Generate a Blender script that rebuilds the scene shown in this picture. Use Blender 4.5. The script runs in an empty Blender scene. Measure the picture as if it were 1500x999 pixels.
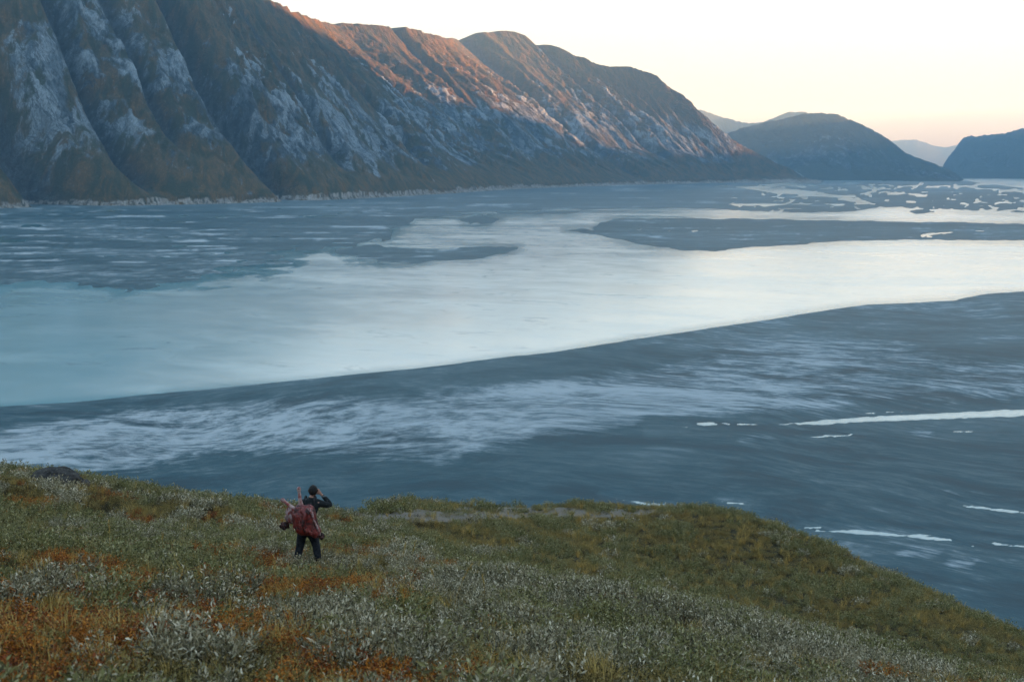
import bpy, math, random
import numpy as np
from mathutils import Vector

random.seed(7)
rng = np.random.default_rng(7)
sc = bpy.context.scene
COL = sc.collection

# ------------------------------------------------------------------ camera
F = 1458.0                       # focal length in pixels of the 1500 px wide photograph (35 mm lens)
PITCH = math.atan(252.5 / F)
H = 100.0                        # eye height above the river plain (eye at the origin)
cam = bpy.data.cameras.new('camera')
cam.lens = 35.0
cam.sensor_width = 36.0
cam.clip_start = 0.1
cam.clip_end = 120000.0
cam.dof.use_dof = True
cam.dof.focus_distance = 24.0
cam.dof.aperture_fstop = 2.6
camo = bpy.data.objects.new('camera', cam)
COL.objects.link(camo)
camo.location = (0, 0, 0)
camo.rotation_euler = (math.pi / 2 - PITCH, 0, 0)
sc.camera = camo

# ------------------------------------------------------------------ sky, sun, exposure
SUN_AZ = math.radians(85)        # to the right of the view direction
SUN_EL = math.radians(5.0)
w = bpy.data.worlds.new('World')
sc.world = w
w.use_nodes = True
nt = w.node_tree
nt.nodes.clear()
sky = nt.nodes.new('ShaderNodeTexSky')
sky.sky_type = 'NISHITA'
sky.sun_disc = False
sky.sun_elevation = SUN_EL
sky.sun_rotation = SUN_AZ
sky.altitude = 100
sky.air_density = 2.1
sky.dust_density = 0.3
sky.ozone_density = 7.0
bg = nt.nodes.new('ShaderNodeBackground')
bg.inputs['Strength'].default_value = 0.15
wo = nt.nodes.new('ShaderNodeOutputWorld')
tint_ = nt.nodes.new('ShaderNodeMix')
tint_.data_type = 'RGBA'; tint_.blend_type = 'MULTIPLY'
tint_.inputs['Factor'].default_value = 1.0
tint_.inputs[7].default_value = (1.34, 0.95, 0.82, 1)      # white balance of the whole sky
soft_ = nt.nodes.new('ShaderNodeGamma')                     # softer contrast between horizon and zenith, all round
soft_.inputs[1].default_value = 0.50
nt.links.new(sky.outputs[0], soft_.inputs[0])
nt.links.new(soft_.outputs[0], tint_.inputs[6])
nt.links.new(tint_.outputs[2], bg.inputs[0])
nt.links.new(bg.outputs[0], wo.inputs[0])

sl = bpy.data.lights.new('sun', 'SUN')
sl.energy = 5.0
sl.angle = math.radians(0.5)
sl.color = (1.0, 0.42, 0.15)
so = bpy.data.objects.new('sun', sl)
COL.objects.link(so)
sdir = Vector((math.sin(SUN_AZ) * math.cos(SUN_EL), math.cos(SUN_AZ) * math.cos(SUN_EL), math.sin(SUN_EL)))
so.rotation_euler = sdir.to_track_quat('Z', 'Y').to_euler()
so.location = (200, 0, 300)

sc.view_settings.view_transform = 'Standard'
sc.view_settings.look = 'None'
sc.view_settings.gamma = 1.0
sc.view_settings.use_curve_mapping = False
sc.view_settings.exposure = 3.66

sc.cycles.use_denoising = True
sc.cycles.max_bounces = 4
sc.cycles.diffuse_bounces = 2
sc.cycles.glossy_bounces = 2
sc.cycles.transmission_bounces = 2
sc.cycles.volume_bounces = 0
sc.cycles.transparent_max_bounces = 6

# ------------------------------------------------------------------ maths helpers
cp, sp = math.cos(PITCH), math.sin(PITCH)

def ray(u, v):
    """direction of the line of sight of photo pixel (u, v), scaled to forward distance 1"""
    a = (np.asarray(u, float) - 750.0) / F
    b = (499.5 - np.asarray(v, float)) / F
    dx, dy, dz = a, cp + b * sp, -sp + b * cp
    return np.stack([dx / dy, np.ones_like(dx), dz / dy], -1)

def at(u, v, y):
    return ray(u, v) * np.asarray(y, float)[..., None]

def on_plain(u, v):
    d = ray(u, v)
    return d * (-H / d[..., 2])[..., None]

def proj(x, y, z):
    zc = y * cp - z * sp
    return 750.0 + F * x / zc, 499.5 - F * (y * sp + z * cp) / zc

def _hash(ix, iy, seed):
    n = (ix.astype(np.int64) * 374761393 + iy.astype(np.int64) * 668265263 + seed * 974634777) & 0xffffffff
    n = ((n ^ (n >> 13)) * 1274126177) & 0xffffffff
    n = (n ^ (n >> 16)) & 0xffffffff
    return n

def gnoise(x, y, seed=0):
    """gradient noise, about -1..1"""
    x = np.asarray(x, float); y = np.asarray(y, float)
    ix = np.floor(x); iy = np.floor(y)
    fx = x - ix; fy = y - iy
    ix = ix.astype(np.int64); iy = iy.astype(np.int64)
    ux = fx * fx * fx * (fx * (fx * 6 - 15) + 10)
    uy = fy * fy * fy * (fy * (fy * 6 - 15) + 10)
    def g(jx, jy, gx, gy):
        a = _hash(jx, jy, seed) * (2 * math.pi / 4294967296.0)
        return np.cos(a) * gx + np.sin(a) * gy
    a = g(ix, iy, fx, fy); b = g(ix + 1, iy, fx - 1, fy)
    c = g(ix, iy + 1, fx, fy - 1); d = g(ix + 1, iy + 1, fx - 1, fy - 1)
    return ((a + ux * (b - a)) * (1 - uy) + (c + ux * (d - c)) * uy) * 1.5

def fbm(x, y, octv=5, seed=0, gain=0.5, lac=2.03):
    s = 0.0; amp = 1.0; tot = 0.0
    for i in range(octv):
        s = s + amp * gnoise(x, y, seed + i * 17)
        tot += amp; amp *= gain
        x = x * lac + 13.7; y = y * lac - 7.3
    return s / tot * 1.4

def ridged(x, y, octv=4, seed=0, gain=0.5, lac=2.1):
    s = 0.0; amp = 1.0; tot = 0.0
    for i in range(octv):
        s = s + amp * (1 - np.abs(gnoise(x, y, seed + i * 31)) * 1.6)
        tot += amp; amp *= gain
        x = x * lac + 5.1; y = y * lac + 9.4
    return s / tot

def sstep(a, b, x):
    t = np.clip((x - a) / (b - a), 0, 1)
    return t * t * (3 - 2 * t)

def poly_sdf(px, py, poly):
    """signed distance to a polygon, positive inside"""
    P = np.asarray(poly, float)
    Q = np.roll(P, -1, 0)
    best = np.full(px.shape, 1e12)
    inside = np.zeros(px.shape, bool)
    for (x0, y0), (x1, y1) in zip(P, Q):
        ex, ey = x1 - x0, y1 - y0
        t = np.clip(((px - x0) * ex + (py - y0) * ey) / (ex * ex + ey * ey + 1e-12), 0, 1)
        d = (px - x0 - t * ex) ** 2 + (py - y0 - t * ey) ** 2
        best = np.minimum(best, d)
        c = ((y0 > py) != (y1 > py))
        with np.errstate(divide='ignore', invalid='ignore'):
            xi = (x1 - x0) * (py - y0) / (y1 - y0 + (y1 == y0)) + x0
        inside ^= c & (px < xi)
    d = np.sqrt(best)
    return np.where(inside, d, -d)

def catmull(P, n):
    """P: (k, m) control rows sampled at n uniform parameters"""
    P = np.asarray(P, float)
    k = len(P)
    t = np.linspace(0, k - 1 - 1e-9, n)
    i = np.floor(t).astype(int); f = (t - i)[:, None]
    p0 = P[np.maximum(i - 1, 0)]; p1 = P[i]; p2 = P[np.minimum(i + 1, k - 1)]; p3 = P[np.minimum(i + 2, k - 1)]
    return 0.5 * ((2 * p1) + (-p0 + p2) * f + (2 * p0 - 5 * p1 + 4 * p2 - p3) * f ** 2 + (-p0 + 3 * p1 - 3 * p2 + p3) * f ** 3)

# ------------------------------------------------------------------ mesh helpers
def mesh_from(name, verts, faces, smooth=True):
    verts = np.ascontiguousarray(verts, np.float32)
    faces = np.ascontiguousarray(faces, np.int32)
    me = bpy.data.meshes.new(name)
    k = faces.shape[1]
    me.vertices.add(len(verts)); me.vertices.foreach_set('co', verts.ravel())
    me.loops.add(faces.size); me.loops.foreach_set('vertex_index', faces.ravel())
    me.polygons.add(len(faces))
    me.polygons.foreach_set('loop_start', np.arange(0, faces.size, k, dtype=np.int32))
    me.polygons.foreach_set('loop_total', np.full(len(faces), k, np.int32))
    me.polygons.foreach_set('use_smooth', np.full(len(faces), smooth, bool))
    me.update(calc_edges=True)
    return me

def attr(me, name, vals):
    vals = np.asarray(vals, np.float32)
    if vals.ndim == 1:
        a = me.attributes.new(name, 'FLOAT', 'POINT'); a.data.foreach_set('value', np.ascontiguousarray(vals))
    else:
        a = me.attributes.new(name, 'FLOAT_VECTOR', 'POINT'); a.data.foreach_set('vector', np.ascontiguousarray(vals).ravel())

def grid_faces(nr, nc):
    i = np.arange(nr - 1)[:, None] * nc + np.arange(nc - 1)[None, :]
    i = i.ravel()
    return np.stack([i, i + 1, i + nc + 1, i + nc], -1)

def link(name, me, mat=None, parent=None, kind=None, label=None, cat=None, group=None):
    o = bpy.data.objects.new(name, me)
    COL.objects.link(o)
    if mat is not None and me is not None and len(me.materials) == 0:
        me.materials.append(mat)
    if parent is not None:
        o.parent = parent
    if kind: o['kind'] = kind
    if label: o['label'] = label
    if cat: o['category'] = cat
    if group: o['group'] = group
    return o

# ------------------------------------------------------------------ material helpers
class NT:
    def __init__(self, name):
        self.m = bpy.data.materials.new(name)
        self.m.use_nodes = True
        self.t = self.m.node_tree
        self.t.nodes.clear()
        self.out = self.n('ShaderNodeOutputMaterial')
    def n(self, kind, **kw):
        nd = self.t.nodes.new(kind)
        for k, v in kw.items():
            setattr(nd, k, v)
        return nd
    def l(self, a, b):
        self.t.links.new(a, b)
    def put(self, sock, v):
        if hasattr(v, 'is_output'):
            self.l(v, sock)
        elif isinstance(v, (tuple, list)) and len(v) == 3 and sock.type == 'RGBA':
            sock.default_value = (*v, 1)
        else:
            sock.default_value = v
    def attr(self, name, kind='GEOMETRY'):
        a = self.n('ShaderNodeAttribute', attribute_name=name, attribute_type=kind)
        return a
    def mapping(self, vec, scale=(1, 1, 1), rot=(0, 0, 0), loc=(0, 0, 0)):
        if any(rot):                                   # turn first, stretch afterwards
            r = self.n('ShaderNodeMapping')
            self.l(vec, r.inputs[0]); r.inputs['Rotation'].default_value = rot
            vec = r.outputs[0]
        m = self.n('ShaderNodeMapping')
        self.l(vec, m.inputs[0])
        m.inputs['Scale'].default_value = scale
        m.inputs['Location'].default_value = loc
        return m.outputs[0]
    def noise(self, vec, scale=1.0, detail=6, rough=0.55, dist=0.0):
        t = self.n('ShaderNodeTexNoise')
        self.l(vec, t.inputs['Vector'])
        t.inputs['Scale'].default_value = scale
        t.inputs['Detail'].default_value = detail
        t.inputs['Roughness'].default_value = rough
        t.inputs['Distortion'].default_value = dist
        return t.outputs['Fac']
    def ramp(self, x, a, b, lo=0.0, hi=1.0):
        r = self.n('ShaderNodeMapRange', interpolation_type='SMOOTHSTEP')
        self.put(r.inputs['Value'], x)
        r.inputs['From Min'].default_value = a; r.inputs['From Max'].default_value = b
        r.inputs['To Min'].default_value = lo; r.inputs['To Max'].default_value = hi
        return r.outputs[0]
    def math(self, op, a, b=0.0):
        m = self.n('ShaderNodeMath', operation=op)
        self.put(m.inputs[0], a); self.put(m.inputs[1], b)
        return m.outputs[0]
    def mix(self, f, a, b, mode='MIX'):
        m = self.n('ShaderNodeMix', data_type='RGBA', blend_type=mode)
        self.put(m.inputs['Factor'], f); self.put(m.inputs[6], a); self.put(m.inputs[7], b)
        return m.outputs[2]
    def bump(self, h, strength=0.5, dist=1.0, normal=None):
        b = self.n('ShaderNodeBump')
        b.inputs['Strength'].default_value = strength
        b.inputs['Distance'].default_value = dist
        self.l(h, b.inputs['Height'])
        if normal is not None: self.l(normal, b.inputs['Normal'])
        return b.outputs[0]
    def principled(self, color, rough=0.8, spec=0.3, normal=None, ior=1.45):
        p = self.n('ShaderNodeBsdfPrincipled')
        self.put(p.inputs['Base Color'], color)
        self.put(p.inputs['Roughness'], rough)
        self.put(p.inputs['Specular IOR Level'], spec)
        self.put(p.inputs['IOR'], ior)
        if normal is not None: self.l(normal, p.inputs['Normal'])
        return p
    def finish(self, shader):
        self.l(shader, self.out.inputs['Surface'])
        return self.m

# ================================================================== THE RIVER PLAIN
# outlines traced as pixels of the photograph, laid out on the level plain
MAIN = [(-700, 640), (-350, 622), (0, 597), (100, 590), (200, 580), (300, 570), (400, 560), (500, 550), (600, 540), (700, 528), (800, 517), (900, 502),
        (1000, 487), (1100, 472), (1200, 456), (1270, 446), (1340, 443), (1400, 440), (1440, 432), (1500, 428), (1800, 412), (2200, 400),
        (2200, 352), (1500, 351), (1350, 352), (1250, 354), (1150, 359), (1090, 363), (1045, 369), (1000, 366), (940, 358), (880, 346), (828, 338),
        (868, 336), (876, 328), (910, 321), (1000, 319), (1150, 321), (1250, 324), (1500, 328), (2200, 332), (2200, 316),
        (1500, 311), (1400, 308), (1300, 304), (1240, 295), (1200, 290), (1130, 283), (1090, 276), (1035, 271.5), (1120, 274), (1180, 279), (1230, 287), (1265, 293),
        (1290, 304), (1250, 310), (1170, 312), (1080, 308), (1000, 305), (920, 305), (858, 308), (838, 313), (760, 314), (680, 316), (610, 320), (590, 332), (565, 345), (500, 353), (430, 360),
        (395, 372), (420, 383), (380, 392), (310, 398), (250, 410), (170, 420), (110, 400), (60, 398), (0, 412), (-350, 430), (-700, 440)]
DRY = [  # islands inside the main river
    [(495, 375), (560, 368), (680, 362), (765, 361), (740, 370), (690, 380), (600, 385), (530, 383)],
    [(672, 321), (700, 317), (735, 321), (715, 328), (680, 327)],
    [(830, 338), (850, 334), (872, 337), (860, 342)],
    [(1100, 279), (1180, 287), (1235, 291), (1215, 294), (1150, 289)],
    [(1330, 308.5), (1360, 308), (1380, 312), (1340, 314)],
    [(300, 386), (380, 376), (430, 374), (400, 384), (340, 392)],
]
WET = [  # small channels and pools on the bars
    [(1125, 622), (1200, 616), (1290, 609), (1400, 604), (1500, 599), (1900, 588), (1900, 598), (1500, 610), (1400, 613), (1250, 619), (1180, 623)],
    [(1015, 620), (1045, 618), (1070, 622), (1030, 623)],
    [(1165, 773), (1215, 777), (1250, 775.5), (1292, 779), (1325, 783), (1352, 782.5), (1378, 787), (1405, 791), (1370, 792.5), (1340, 788), (1290, 783), (1235, 781), (1200, 778)],
    [(1440, 794), (1478, 796.5), (1520, 799), (1500, 801), (1460, 798.5)], [(1400, 797), (1440, 800), (1425, 801.5)],
    [(1010, 620.5), (1060, 619), (1130, 621), (1128, 622.5), (1040, 622.5)], [(950, 628), (1010, 624), (1008, 625.5)], [(1250, 606), (1340, 600), (1338, 601.5), (1270, 607)],
    [(1180, 640), (1260, 634), (1258, 636), (1200, 642)], [(1380, 632), (1450, 629), (1440, 632), (1400, 634)],
    [(1400, 738), (1440, 741), (1500, 750), (1600, 758), (1500, 753), (1430, 745)],
    [(880, 727), (960, 737), (1040, 747), (1120, 760), (1110, 762), (1020, 748), (940, 738)],
    [(1055, 733), (1085, 736), (1095, 739), (1065, 738)],
    [(1165, 772), (1205, 770), (1200, 775)],
    [(1338, 343), (1400, 339), (1460, 337), (1460, 338.5), (1405, 341), (1358, 345), (1375, 349), (1350, 348)],
    [(1355, 333), (1405, 332.5), (1405, 334), (1360, 334.5)],
    [(1395, 262.5), (1500, 262), (1900, 262), (1900, 274), (1500, 276), (1440, 269)],
    [(1090, 271), (1180, 268), (1175, 270.5), (1110, 273)],
    [(1300, 283), (1320, 282), (1318, 286), (1302, 286)], [(1345, 281), (1360, 281), (1357, 284)],
    [(1240, 276), (1290, 277), (1285, 279)],
    [(1380, 272), (1500, 279), (1800, 284), (1800, 288), (1500, 283)],
    [(1385, 292), (1400, 292), (1395, 295)], [(1415, 291), (1440, 291), (1430, 294)],
    [(1480, 293), (1520, 293), (1500, 297)], [(1440, 303), (1520, 304), (1500, 307)],
    [(1050, 298), (1200, 299), (1200, 301), (1080, 301)],
    [(975, 338), (990, 336), (985, 340)], [(1010, 337), (1025, 337), (1015, 341)], [(925, 336), (940, 334), (935, 338)],
    [(0, 351), (45, 350), (40, 355), (0, 357)],
    [(650, 312), (850, 306), (850, 309), (660, 315)],
]
PALE = [  # lighter dry silt on the bars
    [(-400, 690), (0, 638), (85, 618), (200, 606), (420, 580), (600, 577), (700, 568), (800, 556), (900, 546), (1000, 522), (1100, 512), (1300, 505), (1500, 520), (1900, 520),
     (1900, 585), (1500, 597), (1300, 606), (1100, 620), (950, 630), (820, 640), (720, 655), (640, 688), (500, 680), (400, 676), (300, 682), (200, 697), (0, 690), (-400, 730)],
    [(860, 725), (950, 737), (1050, 748), (1180, 772), (1250, 786), (1240, 795), (1100, 775), (950, 755), (860, 738)],
    [(1370, 722), (1430, 720), (1450, 738), (1520, 748), (1700, 760), (1700, 768), (1500, 756), (1420, 744), (1380, 735)],
    [(1330, 803), (1380, 808), (1360, 813), (1320, 810)], [(1395, 822), (1440, 822), (1430, 830), (1400, 829)],
    [(1090, 640), (1150, 632), (1145, 642), (1100, 648)], [(1360, 630), (1400, 628), (1395, 638), (1350, 640)],
]

NA, NB = 840, 580
a_ = np.linspace(-0.80, 0.80, NA)
inv = np.linspace(1 / 118.0, 1 / 12000.0, NB - 14)
y_ = np.concatenate([1 / inv, np.geomspace(13000, 40000, 14)])
X = (a_[None, :] * y_[:, None]); Y = np.repeat(y_[:, None], NA, 1)
U, V = proj(X, Y, np.full_like(X, -H))
# flow warp so that outlines wander
wx = fbm(X / 160, Y / 160, 5, 3); wy = fbm(X / 160, Y / 160, 5, 9)
small = fbm(X / 30, Y / 55, 4, 21)
pxh = np.clip((V - 247) / 120, 0.12, 1.6)          # vertical pixels are shorter far away
calm = sstep(440, 420, V) * 0.75 + 0.25
Uw = U + 9 * wx * pxh * calm; Vw = V + 2.6 * wy * pxh * calm
sdf = poly_sdf(Uw, Vw, MAIN)
for p in DRY:
    sdf = np.minimum(sdf, -poly_sdf(Uw, Vw, p))
soft = sstep(660, 380, U) * sstep(308, 330, V) * sstep(470, 395, V)     # blurred shallow shore on the far left
streak = fbm(X / 260 + 3, Y / 420, 6, 5)
fil = ridged(X / 330 + 0.5 * wx, Y / 420 + 0.4 * wy, 4, 63)
W_ = sdf + (np.where(V > 425, 0.7, 2.4) * small * pxh) + soft * (34 * streak + 16 * small + 26 * (fil - 0.62))
wob = fbm(U / 22, V / 3.5, 4, 151, 0.6); wob2 = fbm(U / 26 + 9, V / 4.0, 4, 161, 0.6)
for p in WET:
    W_ = np.maximum(W_, (poly_sdf(U + 9 * wob * np.clip(pxh * 3, .5, 1), V + 1.6 * wob2 * np.clip(pxh * 1.2, .25, 1.5), p) - 0.4 * np.clip(pxh * 2, .3, 1)))
# far braids and puddles
far = sstep(330, 300, V) * (V > 255)
br = 1 - np.abs(fbm(U / 210, V / 7.5, 4, 44, 0.55)) / 0.035
br = np.maximum(br, 1 - np.abs(fbm(U / 150 + 5, V / 5.0, 4, 48, 0.55)) / 0.028)
W_ = np.maximum(W_, np.where(far > 0.02, np.clip(br * 0.9, -3, 1.2) - 4 * (1 - sstep(940, 1120, U)) - 3 * sstep(308, 314, V), -99))
W_ = np.maximum(W_, np.where((V > 300) & (V < 380) & (U < 560), (fbm(U / 110, V / 5.0, 5, 77, 0.6) - 0.42) * 10, -99))
W_ = np.clip(W_, -40, 40)
zz = -H + np.clip(-W_ * 0.012, -0.4, 0.2)
verts = np.stack([X, Y, zz], -1).reshape(-1, 3)
faces = grid_faces(NB, NA)
pale = np.zeros_like(X)
for i, p in enumerate(PALE):
    d = poly_sdf(U + 30 * wx * pxh, V + 11 * wy * pxh, p)
    pale = np.maximum(pale, sstep(-14, 20 if i == 0 else 6, d))
edge = sstep(-26, -5, W_) * sstep(420, 440, V)
pale = pale * (1 - 0.9 * edge)
lo_ = sstep(300, 312, V) * sstep(420, 380, V) * sstep(800, 600, U)
pale = np.maximum(pale, lo_ * 1.1 * sstep(0.10, 0.5, fbm(U / 120, V / 3.2, 5, 191, 0.6)))
pale = np.maximum(pale, sstep(312, 322, V) * sstep(362, 350, V) * sstep(850, 950, U) * 0.9 * sstep(0.2, 0.5, fbm(U / 70, V / 2.6, 5, 193, 0.6)))
pale = np.maximum(pale, sstep(262, 270, V) * sstep(314, 306, V) * 0.8 * sstep(0.15, 0.5, fbm(U / 110, V / 2.0, 5, 195, 0.6)))

def mat_sand():
    n = NT('silt')
    pos = n.n('ShaderNodeNewGeometry').outputs['Position']
    pa = n.attr('pale').outputs['Fac']
    warp = n.n('ShaderNodeTexNoise'); warp.inputs['Scale'].default_value = 0.0045; warp.inputs['Detail'].default_value = 3
    n.l(pos, warp.inputs['Vector'])
    wv = n.n('ShaderNodeVectorMath', operation='MULTIPLY_ADD')
    n.l(warp.outputs['Color'], wv.inputs[0]); wv.inputs[1].default_value = (130, 130, 0); n.l(pos, wv.inputs[2])
    q = wv.outputs[0]
    px_ = n.n('ShaderNodeSeparateXYZ'); n.l(pos, px_.inputs[0])
    side = n.ramp(px_.outputs[0], -120.0, 120.0)
    st1 = n.mix(side, n.noise(n.mapping(q, (0.026, 0.050, 1), (0, 0, -0.35)), 1.0, 7, 0.74, 0.5), n.noise(n.mapping(q, (0.020, 0.058, 1), (0, 0, 0.40)), 1.0, 7, 0.68, 0.3))
    st2 = n.mix(side, n.noise(n.mapping(q, (0.10, 0.24, 1), (0, 0, -0.2)), 1.0, 5, 0.72, 0.4), n.noise(n.mapping(q, (0.09, 0.30, 1), (0, 0, 0.45)), 1.0, 5, 0.70, 0.2))
    huge = n.noise(n.mapping(pos, (0.0005, 0.0011, 1), (0, 0, 0.2)), 1.0, 6, 0.66, 0.6)
    big = n.noise(n.mapping(q, (0.0026, 0.0075, 1), (0, 0, 0.1)), 1.0, 6, 0.62, 0.8)
    mott = n.math('ADD', n.math('MULTIPLY', st1, 0.52), n.math('MULTIPLY', st2, 0.48))
    f = n.math('ADD', n.math('MULTIPLY', pa, 0.26), n.math('MULTIPLY', n.math('SUBTRACT', mott, 0.5), 1.6))
    f = n.math('ADD', f, n.math('MULTIPLY', n.math('SUBTRACT', big, 0.5), 0.75))
    f = n.math('ADD', f, n.math('MULTIPLY', n.math('SUBTRACT', huge, 0.50), 0.55))
    f = n.ramp(f, 0.05, 0.36)
    dark = n.mix(n.ramp(n.math('ADD', n.math('MULTIPLY', big, 0.5), n.math('MULTIPLY', huge, 0.5)), 0.42, 0.60), (0.012, 0.050, 0.065), (0.042, 0.088, 0.104))
    dark = n.mix(n.ramp(mott, 0.44, 0.62, 0, 0.6), dark, (0.075, 0.112, 0.122))
    dark = n.mix(n.ramp(st1, 0.52, 0.36, 0, 0.6), dark, (0.012, 0.030, 0.040))
    col = n.mix(f, dark, (0.29, 0.325, 0.335))
    rough = n.ramp(n.math('ADD', f, n.math('MULTIPLY', st1, 0.4)), 0.1, 0.8, 0.48, 0.85)
    b = n.bump(mott, 0.3, 0.8)
    return n.finish(n.principled(col, rough, 0.07, b).outputs[0])

me = mesh_from('river_flat', verts, faces)
attr(me, 'pale', pale.ravel())
link('river_flat', me, mat_sand(), kind='structure', label='grey braided river flat of wet sand and pale dry silt', cat='river flat')

def mat_water():
    n = NT('glacial_water')
    pos = n.n('ShaderNodeNewGeometry').outputs['Position']
    dp = n.attr('depth').outputs['Fac']
    big = n.noise(n.mapping(pos, (0.003, 0.009, 1), (0, 0, 0.3)), 1.0, 8, 0.6, 1.0)
    fine = n.noise(n.mapping(pos, (0.03, 0.05, 1), (0, 0, 0.3)), 1.0, 6, 0.6, 0.4)
    rip = n.noise(n.mapping(pos, (0.25, 0.4, 1)), 1.0, 5, 0.6)
    huge = n.noise(n.mapping(pos, (0.0011, 0.0022, 1), (0, 0, 0.2)), 1.0, 6, 0.66, 0.8)
    f = n.ramp(n.math('ADD', dp, n.math('MULTIPLY', n.math('SUBTRACT', n.math('ADD', n.math('MULTIPLY', big, 0.5), n.math('MULTIPLY', huge, 0.5)), 0.5), 34.0)), -3.0, 12.0)
    col = n.mix(f, (0.060, 0.150, 0.165), (0.49, 0.50, 0.455))
    col = n.mix(n.ramp(n.attr('clear').outputs['Fac'], 0.0, 1.0, 0.0, 0.75), col, (0.15, 0.30, 0.325))  # teal painted in as the mountain's reflection on the left water
    rough = n.ramp(n.math('ADD', n.math('MULTIPLY', big, 0.6), n.math('MULTIPLY', fine, 0.4)), 0.38, 0.66, 0.12, 0.24)
    sh = n.noise(n.mapping(pos, (0.020, 0.030, 1), (0, 0, 0.5)), 1.0, 7, 0.72, 1.2)
    col = n.mix(n.math('MULTIPLY', n.ramp(sh, 0.54, 0.70, 0, 0.5), n.ramp(big, 0.44, 0.54)), col, (0.09, 0.14, 0.16))
    h = n.math('ADD', n.math('MULTIPLY', fine, 0.7), n.math('MULTIPLY', rip, 0.3))
    b = n.bump(h, 0.12, 0.6)
    return n.finish(n.principled(col, rough, 0.5, b, 1.65).outputs[0])

fw = faces[(W_.ravel()[faces] > -3.5).any(1)]
used, invx = np.unique(fw, return_inverse=True)
wv = verts[used].copy(); wv[:, 2] = -H
me = mesh_from('river', wv, invx.reshape(-1, 4))
attr(me, 'depth', (W_ - 15 * soft ).ravel()[used])
attr(me, 'clear', (sstep(900, -150, U + 60 * wx) * sstep(340, 440, V) + 0.25 * wy * sstep(700, 200, U)).ravel()[used])  # strength of the painted mountain reflection, growing to the left
link('river', me, mat_water(), kind='structure', label='milky glacial river spreading across the valley floor', cat='river')

# the valley floor goes on to the horizon on every side
R = 45000
me = mesh_from('valley_floor', [(-R, -R, -H - 2.2), (R, -R, -H - 2.2), (R, R, -H - 2.2), (-R, R, -H - 2.2)], [(0, 1, 2, 3)])
attr(me, 'pale', np.zeros(4))
link('valley_floor', me, bpy.data.materials['silt'], kind='structure', label='flat valley floor under the river flats', cat='valley floor')

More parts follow.
